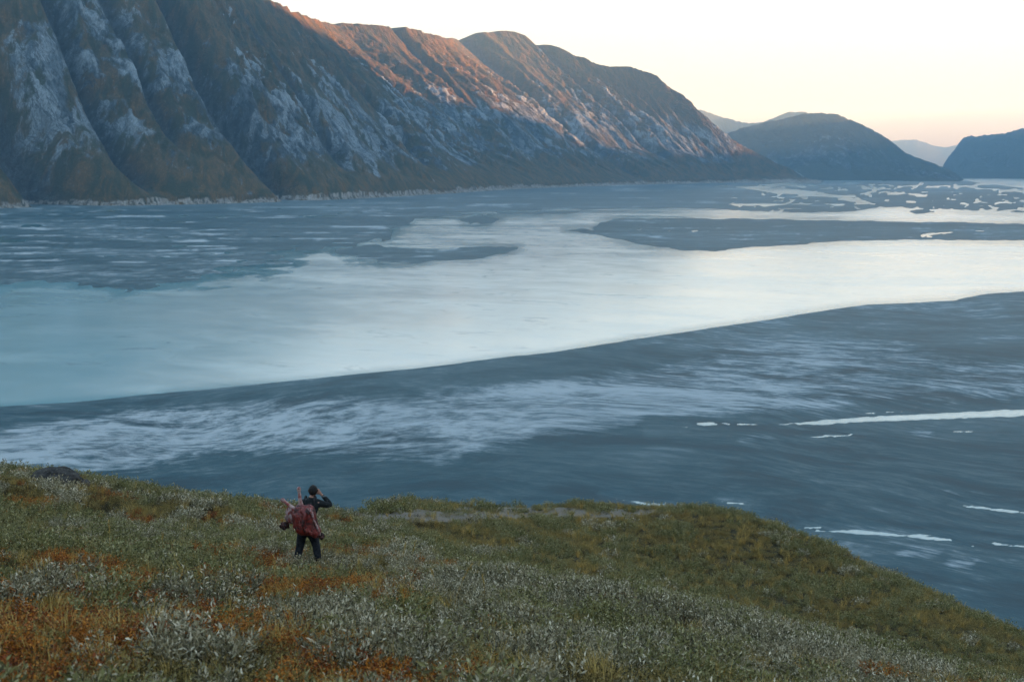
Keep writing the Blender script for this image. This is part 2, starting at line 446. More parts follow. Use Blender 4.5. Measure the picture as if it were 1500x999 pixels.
# ================================================================== MOUNTAINS
def mat_rock(name, veg=(0.028, 0.034, 0.012), rust=(0.125, 0.072, 0.020), rock=(0.090, 0.128, 0.155), pale=(0.25, 0.31, 0.345), vegamt=0.0, bank=True):
    n = NT(name)
    uv = n.attr('fall').outputs['Vector']          # metres along the wall, metres up the fall line, share of the height
    pos = n.n('ShaderNodeNewGeometry')
    sep = n.n('ShaderNodeSeparateXYZ'); n.l(uv, sep.inputs[0])
    nz = n.n('ShaderNodeSeparateXYZ'); n.l(pos.outputs['Normal'], nz.inputs[0])
    pz = n.n('ShaderNodeSeparateXYZ'); n.l(pos.outputs['Position'], pz.inputs[0])
    big = n.noise(n.mapping(uv, (0.0060, 0.0030, 0), (0, 0, 0.12)), 1.0, 6, 0.6, 0.6)
    mid = n.noise(n.mapping(uv, (0.034, 0.012, 0), (0, 0, 0.5)), 1.0, 6, 0.65, 0.8)
    fine = n.noise(n.mapping(uv, (0.085, 0.045, 0), (0, 0, 0.3)), 1.0, 4, 0.7, 0.5)
    grain = n.noise(n.mapping(uv, (0.30, 0.17, 0), (0, 0, 0.4)), 1.0, 4, 0.7, 0.3)
    crag = n.attr('crag').outputs['Fac']
    gul = n.attr('gully').outputs['Fac']
    # rock shows where it is steep and craggy
    m = n.math('ADD', n.math('MULTIPLY', n.math('SUBTRACT', big, 0.5), 1.3), n.math('MULTIPLY', n.math('SUBTRACT', mid, 0.5), 1.2))
    m = n.math('ADD', m, n.math('MULTIPLY', crag, 1.0))
    m = n.math('ADD', m, n.ramp(sep.outputs[2], 0.02, 0.30, -0.30, 0.04))
    m = n.math('ADD', m, n.ramp(sep.outputs[2], 0.45, 0.90, 0.0, -0.62))
    rockf = n.ramp(m, -0.02 + vegamt, 0.13 + vegamt)
    rc = n.mix(n.ramp(fine, 0.38, 0.60), (0.010, 0.017, 0.023), rock)
    crk = n.noise(n.mapping(uv, (0.040, 0.010, 0), (0, 0, -0.30)), 1.0, 6, 0.6, 1.2)
    crk = n.ramp(n.math('ABSOLUTE', n.math('SUBTRACT', crk, 0.5)), 0.0, 0.035, 0.75, 0.0)
    # slabs and blocks: cells stretched down the slope, their edges bent by noise
    for (sx_, sy_, ro_, amt) in ((0.016, 0.006, 0.35, 0.55), (0.050, 0.022, 0.55, 0.45)):
        wn = n.n('ShaderNodeTexNoise'); n.l(uv, wn.inputs['Vector']); wn.inputs['Scale'].default_value = sx_ * 1.6; wn.inputs['Detail'].default_value = 4
        wa = n.n('ShaderNodeVectorMath', operation='MULTIPLY_ADD'); n.l(wn.outputs['Color'], wa.inputs[0]); wa.inputs[1].default_value = (0.9 / sx_, 0.9 / sx_, 0); n.l(uv, wa.inputs[2])
        vo = n.n('ShaderNodeTexVoronoi'); vo.feature = 'F1'; vo.inputs['Scale'].default_value = 1.0
        n.l(n.mapping(wa.outputs[0], (sx_, sy_, 0), (0, 0, ro_)), vo.inputs['Vector'])
        sc3 = n.n('ShaderNodeSeparateXYZ'); n.l(vo.outputs['Color'], sc3.inputs[0])
        rc = n.mix(n.math('MULTIPLY', n.ramp(sc3.outputs[0], 0.55, 0.75), amt), rc, (0.014, 0.022, 0.029))
        rc = n.mix(n.math('MULTIPLY', n.ramp(sc3.outputs[1], 0.62, 0.80), amt), rc, pale)
    rc = n.mix(crk, rc, (0.010, 0.017, 0.022))
    rc = n.mix(n.ramp(n.math('ADD', n.math('MULTIPLY', mid, 0.8), n.math('MULTIPLY', crag, 0.5)), 0.46, 0.70, 0, 0.85), rc, pale)  # pale slabs; crag bulges also painted lighter, as relief shading
    rc = n.mix(n.ramp(crag, -0.05, -0.45, 0.0, 0.85), rc, (0.010, 0.016, 0.020))  # painted shade: hollows of the crags go near black
    vc = n.mix(n.ramp(mid, 0.40, 0.62), veg, rust)
    vc = n.mix(n.ramp(fine, 0.35, 0.65), vc, n.mix(0.45, vc, (0.03, 0.035, 0.016)))
    col = n.mix(rockf, vc, rc)
    col = n.mix(n.ramp(gul, 0.35, 0.85, 0, 0.8), col, n.mix(n.ramp(fine, .4, .6), (0.012, 0.020, 0.026), (0.055, 0.072, 0.082)))   # scree in the gullies, its colour darkened to paint in their shade
    if bank:
        bk = n.math('ADD', pz.outputs[2], n.math('ADD', n.math('MULTIPLY', n.math('SUBTRACT', mid, 0.5), 40.0), n.math('MULTIPLY', n.math('SUBTRACT', big, 0.49), 60.0)))
        bf = n.math('MULTIPLY', n.ramp(bk, -H + 20, -H + 14), n.ramp(fine, 0.38, 0.5))
        col = n.mix(bf, col, n.mix(n.ramp(fine, 0.4, 0.7), (0.16, 0.155, 0.14), (0.36, 0.345, 0.31)))
    col = n.mix(n.ramp(grain, 0.38, 0.62, 0.45, 0.0), col, (0.022, 0.022, 0.020))
    col = n.mix(n.ramp(grain, 0.60, 0.74, 0.0, 0.5), col, pale)
    h = n.math('ADD', n.math('MULTIPLY', mid, 0.6), n.math('ADD', n.math('MULTIPLY', fine, 0.5), n.math('MULTIPLY', grain, 0.2)))
    b = n.bump(h, 0.9, 16.0)
    return n.finish(n.principled(col, 0.9, 0.15, b).outputs[0])

def loft_mountain(name, lines, nu, nv, mat, gullies=(), gul_amp=56.0, gul_len=260.0, crag_amp=20.0, back=900.0, seed=0, label=None, bankh=10.0, prof=1.25, jag=4.0, nback=26):
    """fall lines from the foot on the plain (ub, vb) to the crest seen at (uc, vc) at forward distance y; each row (uc, vc, y, ub, vb)"""
    L = np.array(lines, float)
    C = at(L[:, 0], L[:, 1], L[:, 2])
    B = on_plain(L[:, 3], L[:, 4]); B[:, 2] -= 3.0
    P = catmull(np.concatenate([C, B, L[:, 3:4]], 1), nu)
    C = P[:, :3]; B = P[:, 3:6]; bu = P[:, 6]
    s = np.concatenate([[0], np.cumsum(np.linalg.norm(np.diff((B * .6 + C * .4)[:, :2], axis=0), axis=1))])
    run = (C - B)[:, :2]; Lh = np.linalg.norm(run, axis=1) + 1e-6
    D = run / Lh[:, None]                                   # uphill direction in plan
    w = np.linspace(0, 1, nv) ** 1.05
    Wg = np.repeat(w[:, None], nu, 1); S = np.repeat(s[None, :], nv, 0)
    up = (C[:, 2] - B[:, 2])[None, :]
    vz = np.where(Wg < 0.30, 0.78 * Wg, 0.234 + (Wg - 0.30) * (1 - 0.234) / 0.70)
    vz = vz + 0.06 * np.sin(np.clip((Wg - 0.3) / 0.7, 0, 1) * math.pi)     # bulging rock above a concave foot
    vz = vz * (1 - 0.12 * np.sin(Wg * math.pi) * (prof - 1) * 4)
    Z = B[None, :, 2] + up * vz + bankh * sstep(0, 0.012, Wg)
    T = Wg * Lh[None, :]
    env = sstep(0.0, 0.25, Wg) * (1 - 0.75 * sstep(0.75, 1.0, Wg))
    # gullies: ridged noise along the wall, drifting with height
    drift = 55 * fbm(S / 500, T / 500, 3, seed + 2)
    g1 = ridged((S + drift) / gul_len, T / 1600 + 0.2, 2, seed + 5)
    g2 = ridged((S + drift) / (gul_len * 0.33), T / 700, 3, seed + 6)
    disp = -gul_amp * (g1 - 0.55) * env * 1.3 - gul_amp * 0.42 * (g2 - 0.5) * env
    gm = np.zeros_like(disp)
    for (ub, wid, dep, lo, hi, lean) in gullies:
        sc_ = np.interp(ub, bu, s) if bu[-1] > bu[0] else 0
        g = np.exp(-(((S + 0.6 * drift + lean * (Wg - 0.4)) - sc_) / (wid * (0.55 + 0.7 * np.abs(Wg - 0.45)))) ** 2) * sstep(lo - .12, lo + .08, Wg) * (1 - sstep(hi - .05, hi + .2, Wg))
        disp -= dep * g
        gm = np.maximum(gm, g)
    # crags: slanting slabs and ledges
    c1 = fbm(S / 75 + T / 160, T / 120 - S / 300, 6, seed + 11, 0.56)
    c2 = ridged(S / 40 - T / 110, T / 60 + S / 200, 4, seed + 12, 0.6)
    steep = sstep(0.15, 0.4, Wg)
    blot = sstep(-0.25, 0.35, fbm(S / 420, T / 700, 3, seed + 15))
    crag = (0.75 * c1 + 0.7 * (c2 - 0.5)) * (0.35 + 0.65 * blot) * (0.25 + 0.75 * steep) * (1 - gm * 0.8)
    disp = disp + crag * crag_amp * (0.4 + 1.1 * env)
    rough = fbm(S / 9, T / 9, 2, seed + 20) * 1.1
    disp = disp + rough * (0.3 + steep)
    Z = Z + jag * fbm(S / 60, S * 0 + 3.3, 4, seed + 30)[...] * sstep(0.7, 1.0, Wg)
    Xg = B[None, :, 0] + D[None, :, 0] * (T - disp * 0.75)
    Yg = B[None, :, 1] + D[None, :, 1] * (T - disp * 0.75)
    Z = Z + disp * 0.62
    foot = sstep(0.0, 0.02, Wg)
    Z = np.where(Wg < 0.02, np.minimum(Z, B[None, :, 2] + 3 + bankh * foot * (1 + 0.5 * fbm(S / 40, T / 40, 3, seed + 40))), Z)
    # back slope
    wb = np.linspace(0, 1, nback)[1:]
    Xb = Xg[-1][None] + D[None, :, 0] * (wb[:, None] * back)
    Yb = Yg[-1][None] + D[None, :, 1] * (wb[:, None] * back)
    Zb = Z[-1][None] - (Z[-1][None] + H + 5) * (sstep(0.1, 1.0, wb)[:, None] ** 1.2) + 6 * fbm(Xb / 120, Yb / 120, 4, seed + 50) * np.minimum(1, wb * 8)[:, None]
    Xa = np.concatenate([Xg, Xb]); Ya = np.concatenate([Yg, Yb]); Za = np.concatenate([Z, Zb])
    ext = lambda A, v: np.concatenate([A, np.full((nback - 1, nu), v)])
    me = mesh_from(name, np.stack([Xa, Ya, Za], -1).reshape(-1, 3), grid_faces(nv + nback - 1, nu)[:, ::-1])
    Ta = np.concatenate([T, T[-1][None] + wb[:, None] * back]); Sa = np.repeat(s[None], nv + nback - 1, 0)
    attr(me, 'fall', np.stack([Sa, Ta, ext(Wg, 1.0)], -1).reshape(-1, 3))
    attr(me, 'crag', ext(crag, 0.0).ravel())
    attr(me, 'gully', ext(gm, 0.0).ravel())
    return link(name, me, mat, kind='structure', label=label, cat='mountain')

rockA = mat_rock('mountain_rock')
WALL = [  # crest u, v, forward distance, foot u, v
    (-900, -420, 3050, -330, 320), (-560, -340, 3150, -170, 312), (-330, -300, 3250, -30, 306.5), (-150, -250, 3330, 110, 303), (0, -205, 3500, 250, 300.5),
    (150, -130, 3750, 390, 297), (290, -48, 4050, 520, 291.5), (392, 0, 4500, 640, 285), (462, 33, 5250, 742, 278.5),
    (478, 36, 6100, 778, 276.5), (580, 41, 6300, 850, 274), (655, 58, 6650, 915, 271.8),
    (666, 58, 7600, 942, 271), (740, 48, 7900, 1010, 269.6), (800, 64, 7850, 1045, 268.8), (875, 96, 7750, 1080, 268.1), (935, 103, 7700, 1110, 267.5), (970, 121, 7650, 1140, 267),
    (988, 146, 7600, 1152, 266.7), (1012, 170, 7600, 1164, 266.5), (1060, 200, 7600, 1178, 266.2), (1130, 237, 7620, 1190, 266), (1180, 262, 7660, 1200, 265.9), (1205, 267.5, 7680, 1207, 265.8)]
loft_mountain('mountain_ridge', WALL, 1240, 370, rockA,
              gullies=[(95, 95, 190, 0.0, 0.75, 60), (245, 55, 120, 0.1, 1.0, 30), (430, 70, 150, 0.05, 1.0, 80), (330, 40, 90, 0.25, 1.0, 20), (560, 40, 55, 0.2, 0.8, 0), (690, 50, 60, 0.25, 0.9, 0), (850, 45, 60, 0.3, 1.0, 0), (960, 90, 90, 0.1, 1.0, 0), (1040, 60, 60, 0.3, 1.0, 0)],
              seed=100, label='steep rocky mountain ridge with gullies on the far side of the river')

hillmat = mat_rock('hill_rock', (0.026, 0.038, 0.026), (0.055, 0.058, 0.032), (0.085, 0.10, 0.11), (0.16, 0.18, 0.19), vegamt=0.12, bank=False)
# dark hill closing the valley
loft_mountain('hill_spur', [(960, 232, 10500, 1020, 265.2), (1040, 205, 10300, 1090, 265), (1105, 184, 10200, 1150, 264.8), (1160, 172, 10100, 1205, 264.7), (1192, 165.5, 10000, 1235, 264.7), (1225, 169, 9950, 1262, 264.8),
                            (1262, 183, 9800, 1300, 265), (1300, 204, 9600, 1335, 265.5), (1330, 226, 9400, 1365, 266), (1362, 238, 9250, 1385, 266.2), (1392, 250, 9150, 1400, 266.3), (1411, 264, 9080, 1413, 266)],
              420, 150, hillmat, gul_amp=36, gul_len=420, crag_amp=16, back=1800, seed=300, label='dark rounded hill standing across the end of the valley', bankh=2, jag=9)
farmat = mat_rock('far_rock', (0.024, 0.036, 0.028), (0.045, 0.052, 0.034), (0.075, 0.09, 0.10), (0.13, 0.15, 0.16), vegamt=0.2, bank=False)
loft_mountain('far_ridge', [(940, 175, 15000, 900, 260), (1005, 162, 15000, 1000, 259.5), (1030, 163, 15000, 1060, 259.5), (1060, 172, 15000, 1090, 259.5), (1090, 180, 14800, 1120, 259.5), (1120, 178, 14600, 1150, 259.5), (1160, 164, 14500, 1200, 259.5), (1200, 171, 14500, 1240, 259.5), (1260, 200, 14500, 1290, 259.5), (1320, 240, 14500, 1330, 259.5)],
              260, 60, farmat, gul_amp=40, gul_len=700, crag_amp=14, back=2600, seed=400, label='pale blue ridge behind the dark hill', bankh=0, jag=14)
loft_mountain('distant_hills', [(1230, 232, 26000, 1225, 254.5), (1290, 210, 26000, 1290, 254.5), (1335, 205, 26000, 1335, 254.5), (1350, 208, 26000, 1355, 254.5), (1380, 216, 26000, 1380, 254.5), (1402, 213, 26000, 1405, 254.5), (1450, 208, 26000, 1450, 254.5), (1530, 205, 26000, 1530, 254.5)],
              220, 44, farmat, gul_amp=30, gul_len=900, crag_amp=14, back=2500, seed=500, label='faint pinkish hills at the far end of the valley', bankh=0, jag=16)
loft_mountain('blue_mountain', [(1376, 258, 14600, 1366, 260.0), (1384, 238, 14300, 1374, 260.3), (1400, 217, 13800, 1384, 260.8), (1413, 202, 13500, 1398, 261), (1440, 199, 13000, 1420, 261.3), (1470, 196, 12700, 1450, 261.6), (1500, 188, 12300, 1470, 262), (1550, 176, 11800, 1520, 262.4), (1640, 150, 11000, 1600, 263), (1800, 130, 10200, 1740, 264), (2100, 100, 9000, 2000, 265.5)],
              300, 90, farmat, gul_amp=40, gul_len=600, crag_amp=18, back=3000, seed=600, label='hazy blue mountain at the right end of the valley', bankh=0, jag=12)

# our own side of the valley goes on out of the picture to the right and behind the camera: this is what keeps the low sun off the valley floor
def near_wall():
    base = np.array([(8600, 12800), (7600, 10800), (6600, 8600), (6200, 7600), (5900, 6600), (5500, 5400), (5000, 3800), (4300, 900), (3600, -2600), (2600, -5200)], float)
    crest = np.array([(12800, 12800, 600), (11300, 10800, 700), (9900, 8600, 800), (9600, 7600, 900), (9300, 6600, 1240), (9000, 5400, 1620), (8600, 4000, 1640), (7600, 900, 1600), (6600, -2600, 1550), (5200, -6400, 1400)], float)
    Bc = catmull(base, 160); Cc = catmull(crest, 160)
    ww = np.linspace(0, 1, 60)
    Xn = Bc[None, :, 0] * (1 - ww[:, None]) + Cc[None, :, 0] * ww[:, None]
    Yn = Bc[None, :, 1] * (1 - ww[:, None]) + Cc[None, :, 1] * ww[:, None]
    Zn = -H - 4 + (Cc[None, :, 2] + H) * (ww[:, None] ** 1.15) + 40 * fbm(Xn / 1500, Yn / 1500, 5, 71) * sstep(0.0, 0.3, ww)[:, None]
    k = np.linspace(0, 1, 12)[1:]
    dX = (Cc[:, 0] - Bc[:, 0])[None]; dY = (Cc[:, 1] - Bc[:, 1])[None]
    Xn = np.concatenate([Xn, Xn[-1:] + dX * k[:, None]]); Yn = np.concatenate([Yn, Yn[-1:] + dY * k[:, None]])
    Zn = np.concatenate([Zn, Zn[-1:] - (Zn[-1:] + H + 4) * k[:, None]])
    me = mesh_from('valley_side', np.stack([Xn, Yn, Zn], -1).reshape(-1, 3), grid_faces(71, 160))
    n = 71 * 160
    attr(me, 'fall', np.stack([Xn + Yn, Zn, np.full_like(Xn, .5)], -1).reshape(-1, 3)); attr(me, 'crag', np.zeros(n)); attr(me, 'gully', np.zeros(n))
    link('valley_side', me, farmat, kind='structure', label='mountain side continuing along the near bank of the valley', cat='mountain')
near_wall()

# ================================================================== THE HILLSIDE WE STAND ON
GP = [  # u, v, forward distance of points on the visible ground
    (0, 999, 6.6), (375, 999, 7.3), (750, 999, 8.4), (1000, 999, 10.0), (1150, 999, 11.6), (1300, 992, 14.0),
    (0, 900, 10.2), (400, 900, 12.2), (750, 900, 14.6), (950, 900, 17.0), (1100, 935, 16.0),
    (0, 850, 13.3), (300, 850, 15.6), (500, 850, 18.0), (700, 855, 20.5), (850, 872, 20.5), (150, 822, 17.0), (450, 826, 20.0), (600, 835, 22),
    (0, 780, 20.5), (200, 780, 23.5), (400, 785, 26.5), (560, 800, 27.5),
    (0, 690, 35), (100, 703, 35), (200, 718, 36), (300, 731, 37), (400, 742, 39), (480, 751, 42),
    (800, 850, 33), (950, 870, 35), (1100, 920, 32), (1300, 960, 36), (1500, 985, 34), (1200, 900, 42), (700, 810, 36), (620, 785, 40),
    (800, 785, 50), (1000, 790, 54), (1150, 800, 55), (1000, 850, 46), (1250, 850, 50), (1350, 890, 45),
    (520, 756, 50), (600, 750, 58), (700, 750, 62), (850, 750, 62), (900, 765, 58),
    (530, 757, 60), (600, 755, 67), (700, 749, 69), (850, 745, 68), (1000, 752, 66), (1100, 762, 63), (1200, 797, 57), (1300, 850, 51), (1400, 898, 46), (1500, 945, 41), (1700, 1040, 33)]
g = np.array(GP, float)
gpts = at(g[:, 0], g[:, 1], g[:, 2])
extra = [(0, 0, -1.7), (-6, 0, -1.2), (6, 1, -3.0), (0, -12, 2.2), (-14, -6, 1.6), (14, -4, -4.2), (-26, 6, -0.2), (26, 6, -13), (-34, 24, -8.0), (40, 15, -24), (-60, 0, 4), (0, -60, 16), (50, -40, -4), (-60, -50, 18), (70, 10, -45)]
for (u, v, yy) in [(-150, 668, 34), (0, 690, 35), (100, 703, 35), (200, 718, 36), (300, 731, 37), (390, 741, 39)]:
    p = at(u, v, yy)
    for dy, dz in ((7, -4.6), (20, -18), (60, -66)):
        extra.append((p[0] * (1 + dy / yy * .9), p[1] + dy, p[2] + dz))
for (u, v, yy) in [(600, 743, 68), (700, 742, 69), (850, 742, 68), (1000, 749, 66), (1100, 762, 63), (1200, 797, 57), (1300, 847, 51), (1400, 889, 46), (1500, 930, 41), (1700, 1010, 33)]:
    p = at(u, v, yy)
    for dy, dz in ((8, -6.5), (22, -24), (60, -68)):
        k = (u - 750) / 900
        extra.append((p[0] + dy * 1.1 * max(k, 0) + dy * 0.3 * k, p[1] + dy * (1 - 0.4 * max(k, 0)), p[2] + dz))
cp3 = np.concatenate([gpts, np.array(extra, float)])

def tps_fit(P, lam=0.8):
    n = len(P)
    d2 = ((P[:, None, :2] - P[None, :, :2]) ** 2).sum(-1)
    K = 0.5 * d2 * np.log(d2 + 1e-9)
    A = np.zeros((n + 3, n + 3))
    A[:n, :n] = K + lam * np.eye(n); A[:n, n] = 1; A[:n, n + 1:] = P[:, :2]
    A[n:, :n] = A[:n, n:].T
    return np.linalg.solve(A, np.concatenate([P[:, 2], [0, 0, 0]]))
tw = tps_fit(cp3)

def hill(x, y):
    x = np.asarray(x, float); y = np.asarray(y, float)
    sh = x.shape; x = x.ravel(); y = y.ravel()
    out = tw[-3] + tw[-2] * x + tw[-1] * y
    for i in range(len(cp3)):
        d2 = (x - cp3[i, 0]) ** 2 + (y - cp3[i, 1]) ** 2
        out = out + tw[i] * 0.5 * d2 * np.log(d2 + 1e-9)
    out = out + 0.16 * fbm(x / 3.2, y / 3.2, 3, 801) + 0.18 * fbm(x / 13, y / 13, 2, 805) * sstep(8, 30, y)
    return np.maximum(out, -H - 1.5).reshape(sh)

def ground_hit(u, v, y0=4.0, y1=90.0):
    """where the line of sight first meets the hillside"""
    d = ray(u, v)
    t = np.linspace(y0, y1, 3000)
    gap = d[2] * t - hill(d[0] * t, t)
    i = int(np.argmax(gap < 0)) if (gap < 0).any() else len(t) - 1
    return np.array([d[0] * t[i], t[i], float(hill(d[0] * t[i], t[i]))])

foot = ground_hit(452, 833)

def mat_ground():
    n = NT('heath_soil')
    pos = n.n('ShaderNodeNewGeometry').outputs['Position']
    a = n.noise(n.mapping(pos, (0.35, 0.35, 0.35)), 1.0, 6, 0.6)
    b = n.noise(n.mapping(pos, (5, 5, 5)), 1.0, 6, 0.65)
    sand = n.attr('sand').outputs['Fac']
    c = n.mix(n.ramp(a, 0.4, 0.6), (0.018, 0.015, 0.007), (0.040, 0.028, 0.012))
    c = n.mix(n.ramp(b, 0.4, 0.7), c, (0.075, 0.068, 0.035))
    s = n.mix(n.ramp(b, 0.35, 0.65), (0.10, 0.085, 0.065), (0.17, 0.145, 0.115))
    f = n.ramp(n.math('ADD', sand, n.math('MULTIPLY', n.math('SUBTRACT', a, 0.5), 0.9)), 0.42, 0.6)
    return n.finish(n.principled(n.mix(f, c, s), 0.95, 0.1, n.bump(b, 0.6, 0.06)).outputs[0])

# bare sandy patches on top of the knoll, outlined on the ground
SAND = [(470, 760), (500, 748), (600, 743), (760, 742), (900, 744), (1010, 751), (900, 757), (800, 763), (700, 765), (600, 765), (520, 768)]
def sandmask(x, y, z):
    u, v = proj(x, np.maximum(y, 1.0), z)
    d = poly_sdf(u, v * 1.0, SAND)
    return np.where(y > 40, sstep(-6, 5, d), 0.0)

ng_a, ng_r = 330, 330
th = np.linspace(-1.25, 1.25, ng_a)
rr = np.concatenate([[0.0], np.geomspace(2.5, 330, ng_r - 1)])
def ground_mesh():
    Xg = np.sin(th)[None] * rr[:, None]; Yg = np.cos(th)[None] * rr[:, None] - 1.0
    Zg = hill(Xg, Yg)
    me = mesh_from('hillside', np.stack([Xg, Yg, Zg], -1).reshape(-1, 3), grid_faces(ng_r, ng_a)[:, ::-1])
    attr(me, 'sand', sandmask(Xg, Yg, Zg).ravel())
    m = mat_ground()
    link('hillside', me, m, kind='structure', label='heath covered hillside and knoll above the river', cat='hillside')
    # the slope behind and beside the camera
    gx = np.linspace(-120, 120, 60); gy = np.linspace(-90, 1.0, 40)
    Xb, Yb = np.meshgrid(gx, gy)
    Zb = hill(Xb, Yb) - 0.25
    me = mesh_from('hillside_behind', np.stack([Xb, Yb, Zb], -1).reshape(-1, 3), grid_faces(40, 60))
    attr(me, 'sand', np.zeros(2400))
    link('hillside_behind', me, m, kind='structure', label='rising slope behind the viewpoint', cat='hillside')
ground_mesh()

# ================================================================== PLANTS
def mat_leaf(name, cols, rough=0.6, trans=0.2, stem=None, sat=1.0):
    """cols: three base colours, mixed per leaf and per plant"""
    n = NT(name)
    lf = n.attr('leaf').outputs['Fac']                   # per leaf random
    tint = n.attr('tint', 'INSTANCER').outputs['Fac']    # per plant random
    oi = n.n('ShaderNodeObjectInfo').outputs['Random']
    pr = n.math('FRACT', n.math('ADD', tint, n.math('MULTIPLY', oi, 0.7)))
    c = n.mix(n.ramp(pr, 0.1, 0.9), cols[0], cols[1])
    c = n.mix(n.ramp(lf, 0.45, 0.0, 0.0, 0.8), c, (0.015, 0.013, 0.006))  # some leaves painted near black, for the shade inside the plant
    c = n.mix(n.ramp(lf, 0.70, 1.0), c, cols[2])
    p = n.principled(c, rough, 0.25)
    t = n.n('ShaderNodeBsdfTranslucent'); n.l(c, t.inputs[0])
    mx = n.n('ShaderNodeMixShader'); mx.inputs[0].default_value = trans
    n.l(p.outputs[0], mx.inputs[1]); n.l(t.outputs[0], mx.inputs[2])
    return n.finish(mx.outputs[0])

M_willow = mat_leaf('willow_leaf', [(0.20, 0.175, 0.095), (0.31, 0.265, 0.155), (0.66, 0.58, 0.42)])
M_green = mat_leaf('green_leaf', [(0.145, 0.138, 0.042), (0.22, 0.195, 0.075), (0.38, 0.345, 0.18)])
M_rust = mat_leaf('rust_leaf', [(0.22, 0.052, 0.010), (0.36, 0.130, 0.016), (0.50, 0.20, 0.030)])
M_dark = mat_leaf('crowberry_leaf', [(0.020, 0.018, 0.006), (0.040, 0.028, 0.009), (0.10, 0.070, 0.025)])
M_grass = mat_leaf('dry_grass', [(0.42, 0.26, 0.06), (0.34, 0.24, 0.065), (0.60, 0.42, 0.14)])
M_olive = mat_leaf('olive_leaf', [(0.180, 0.142, 0.042), (0.25, 0.170, 0.046), (0.40, 0.30, 0.12)])
M_stem = NT('twig'); M_stem = M_stem.finish(M_stem.principled((0.07, 0.045, 0.03), 0.9, 0.1).outputs[0])

def leaves_mesh(name, base, direc, length, width, r, mat):
    """diamond leaves with a fold; base, direc (n,3), length, width (n)"""
    n = len(base)
    direc = direc / (np.linalg.norm(direc, axis=1, keepdims=True) + 1e-9)
    rv = r.normal(size=(n, 3)); side = np.cross(direc, rv); side /= np.linalg.norm(side, axis=1, keepdims=True) + 1e-9
    nrm = np.cross(side, direc)
    mid = base + direc * (length * 0.5)[:, None] + nrm * (length * 0.06)[:, None]
    v = np.stack([base, mid + side * (width * .5)[:, None], base + direc * length[:, None] - nrm * (length * .08)[:, None], mid - side * (width * .5)[:, None]], 1).reshape(-1, 3)
    f = np.arange(n * 4).reshape(n, 4)
    me = mesh_from(name, v, f, smooth=False)
    attr(me, 'leaf', np.repeat(r.random(n), 4))
    me.materials.append(mat)
    return me

def twig_set(r, ntw, height, spread):
    """bases and tips of twigs that fan out of a plant's foot"""
    ang = r.random(ntw) * 2 * math.pi
    rad = np.sqrt(r.random(ntw)) * spread
    b = np.stack([np.cos(ang) * rad * .35, np.sin(ang) * rad * .35, np.zeros(ntw)], -1)
    hh = height * (0.55 + 0.45 * r.random(ntw)) * (1 - 0.35 * (rad / spread) ** 2)
    t = np.stack([np.cos(ang) * rad, np.sin(ang) * rad, hh], -1) + r.normal(size=(ntw, 3)) * 0.03
    return b, t

def shrub_foliage(name, seed, ntw, nl, height, spread, ll, lw, mat, up=0.5):
    r = np.random.default_rng(seed)
    b, t = twig_set(r, ntw, height, spread)
    k = 0.25 + 0.75 * r.random((ntw, nl)) ** 0.7
    pos = b[:, None] + (t - b)[:, None] * k[..., None] + r.normal(size=(ntw, nl, 3)) * 0.012
    axis = (t - b) / np.linalg.norm(t - b, axis=1, keepdims=True)
    out = r.normal(size=(ntw, nl, 3)); out /= np.linalg.norm(out, axis=2, keepdims=True)
    d = out * 0.8 + axis[:, None] * up + np.array([0, 0, 0.25])
    n = ntw * nl
    L = ll * (0.6 + 0.7 * r.random(n))
    return leaves_mesh(name, pos.reshape(-1, 3), d.reshape(-1, 3), L, L * lw, r, mat), (b, t)

def shrub_stems(name, bt, keep, rad=0.004):
    b, t = bt
    b = b[:keep]; t = t[:keep]
    n = len(b)
    vs, fs = [], []
    for i in range(n):
        d = t[i] - b[i]
        s = np.cross(d, [0.3, 0.9, 0.1]); s /= np.linalg.norm(s); q = np.cross(d, s); q /= np.linalg.norm(q)
        o = len(vs)
        for p, rd in ((b[i] - np.array([0, 0, .05]), rad * 1.6), (t[i], rad * .5)):
            for a in (0, 2.094, 4.189):
                vs.append(p + (s * math.cos(a) + q * math.sin(a)) * rd)
        for j in range(3):
            fs.append((o + j, o + (j + 1) % 3, o + 3 + (j + 1) % 3, o + 3 + j))
    me = mesh_from(name, np.array(vs), np.array(fs)); me.materials.append(M_stem)
    return me

def grass_mesh(name, seed, nb, height, spread, width, mat):
    r = np.random.default_rng(seed)
    ang = r.random(nb) * 2 * math.pi; rad = r.random(nb) * spread * 0.4
    b = np.stack([np.cos(ang) * rad, np.sin(ang) * rad, np.zeros(nb)], -1)
    a2 = ang + r.normal(size=nb) * .8
    ln = height * (0.45 + .55 * r.random(nb)); bend = spread * (0.2 + 0.9 * r.random(nb))
    o = np.stack([np.cos(a2), np.sin(a2), np.zeros(nb)], -1)
    m = b + o * (bend * .3)[:, None]; m[:, 2] = ln * .6
    t = b + o * bend[:, None]; t[:, 2] = ln
    s = np.stack([-np.sin(a2), np.cos(a2), np.zeros(nb)], -1) * width
    v = np.stack([b - s, b + s, m + s * .8, m - s * .8, t + s * .15, t - s * .15], 1).reshape(-1, 3)
    i = np.arange(nb)[:, None] * 6
    f = np.concatenate([i + np.array([[0, 1, 2, 3]]), i + np.array([[3, 2, 4, 5]])])
    me = mesh_from(name, v, f, smooth=False); attr(me, 'leaf', np.repeat(r.random(nb), 6)); me.materials.append(mat)
    return me

def variants(fn, n):
    return [bpy.data.objects.new('plant_variant', fn(i)) for i in range(n)]

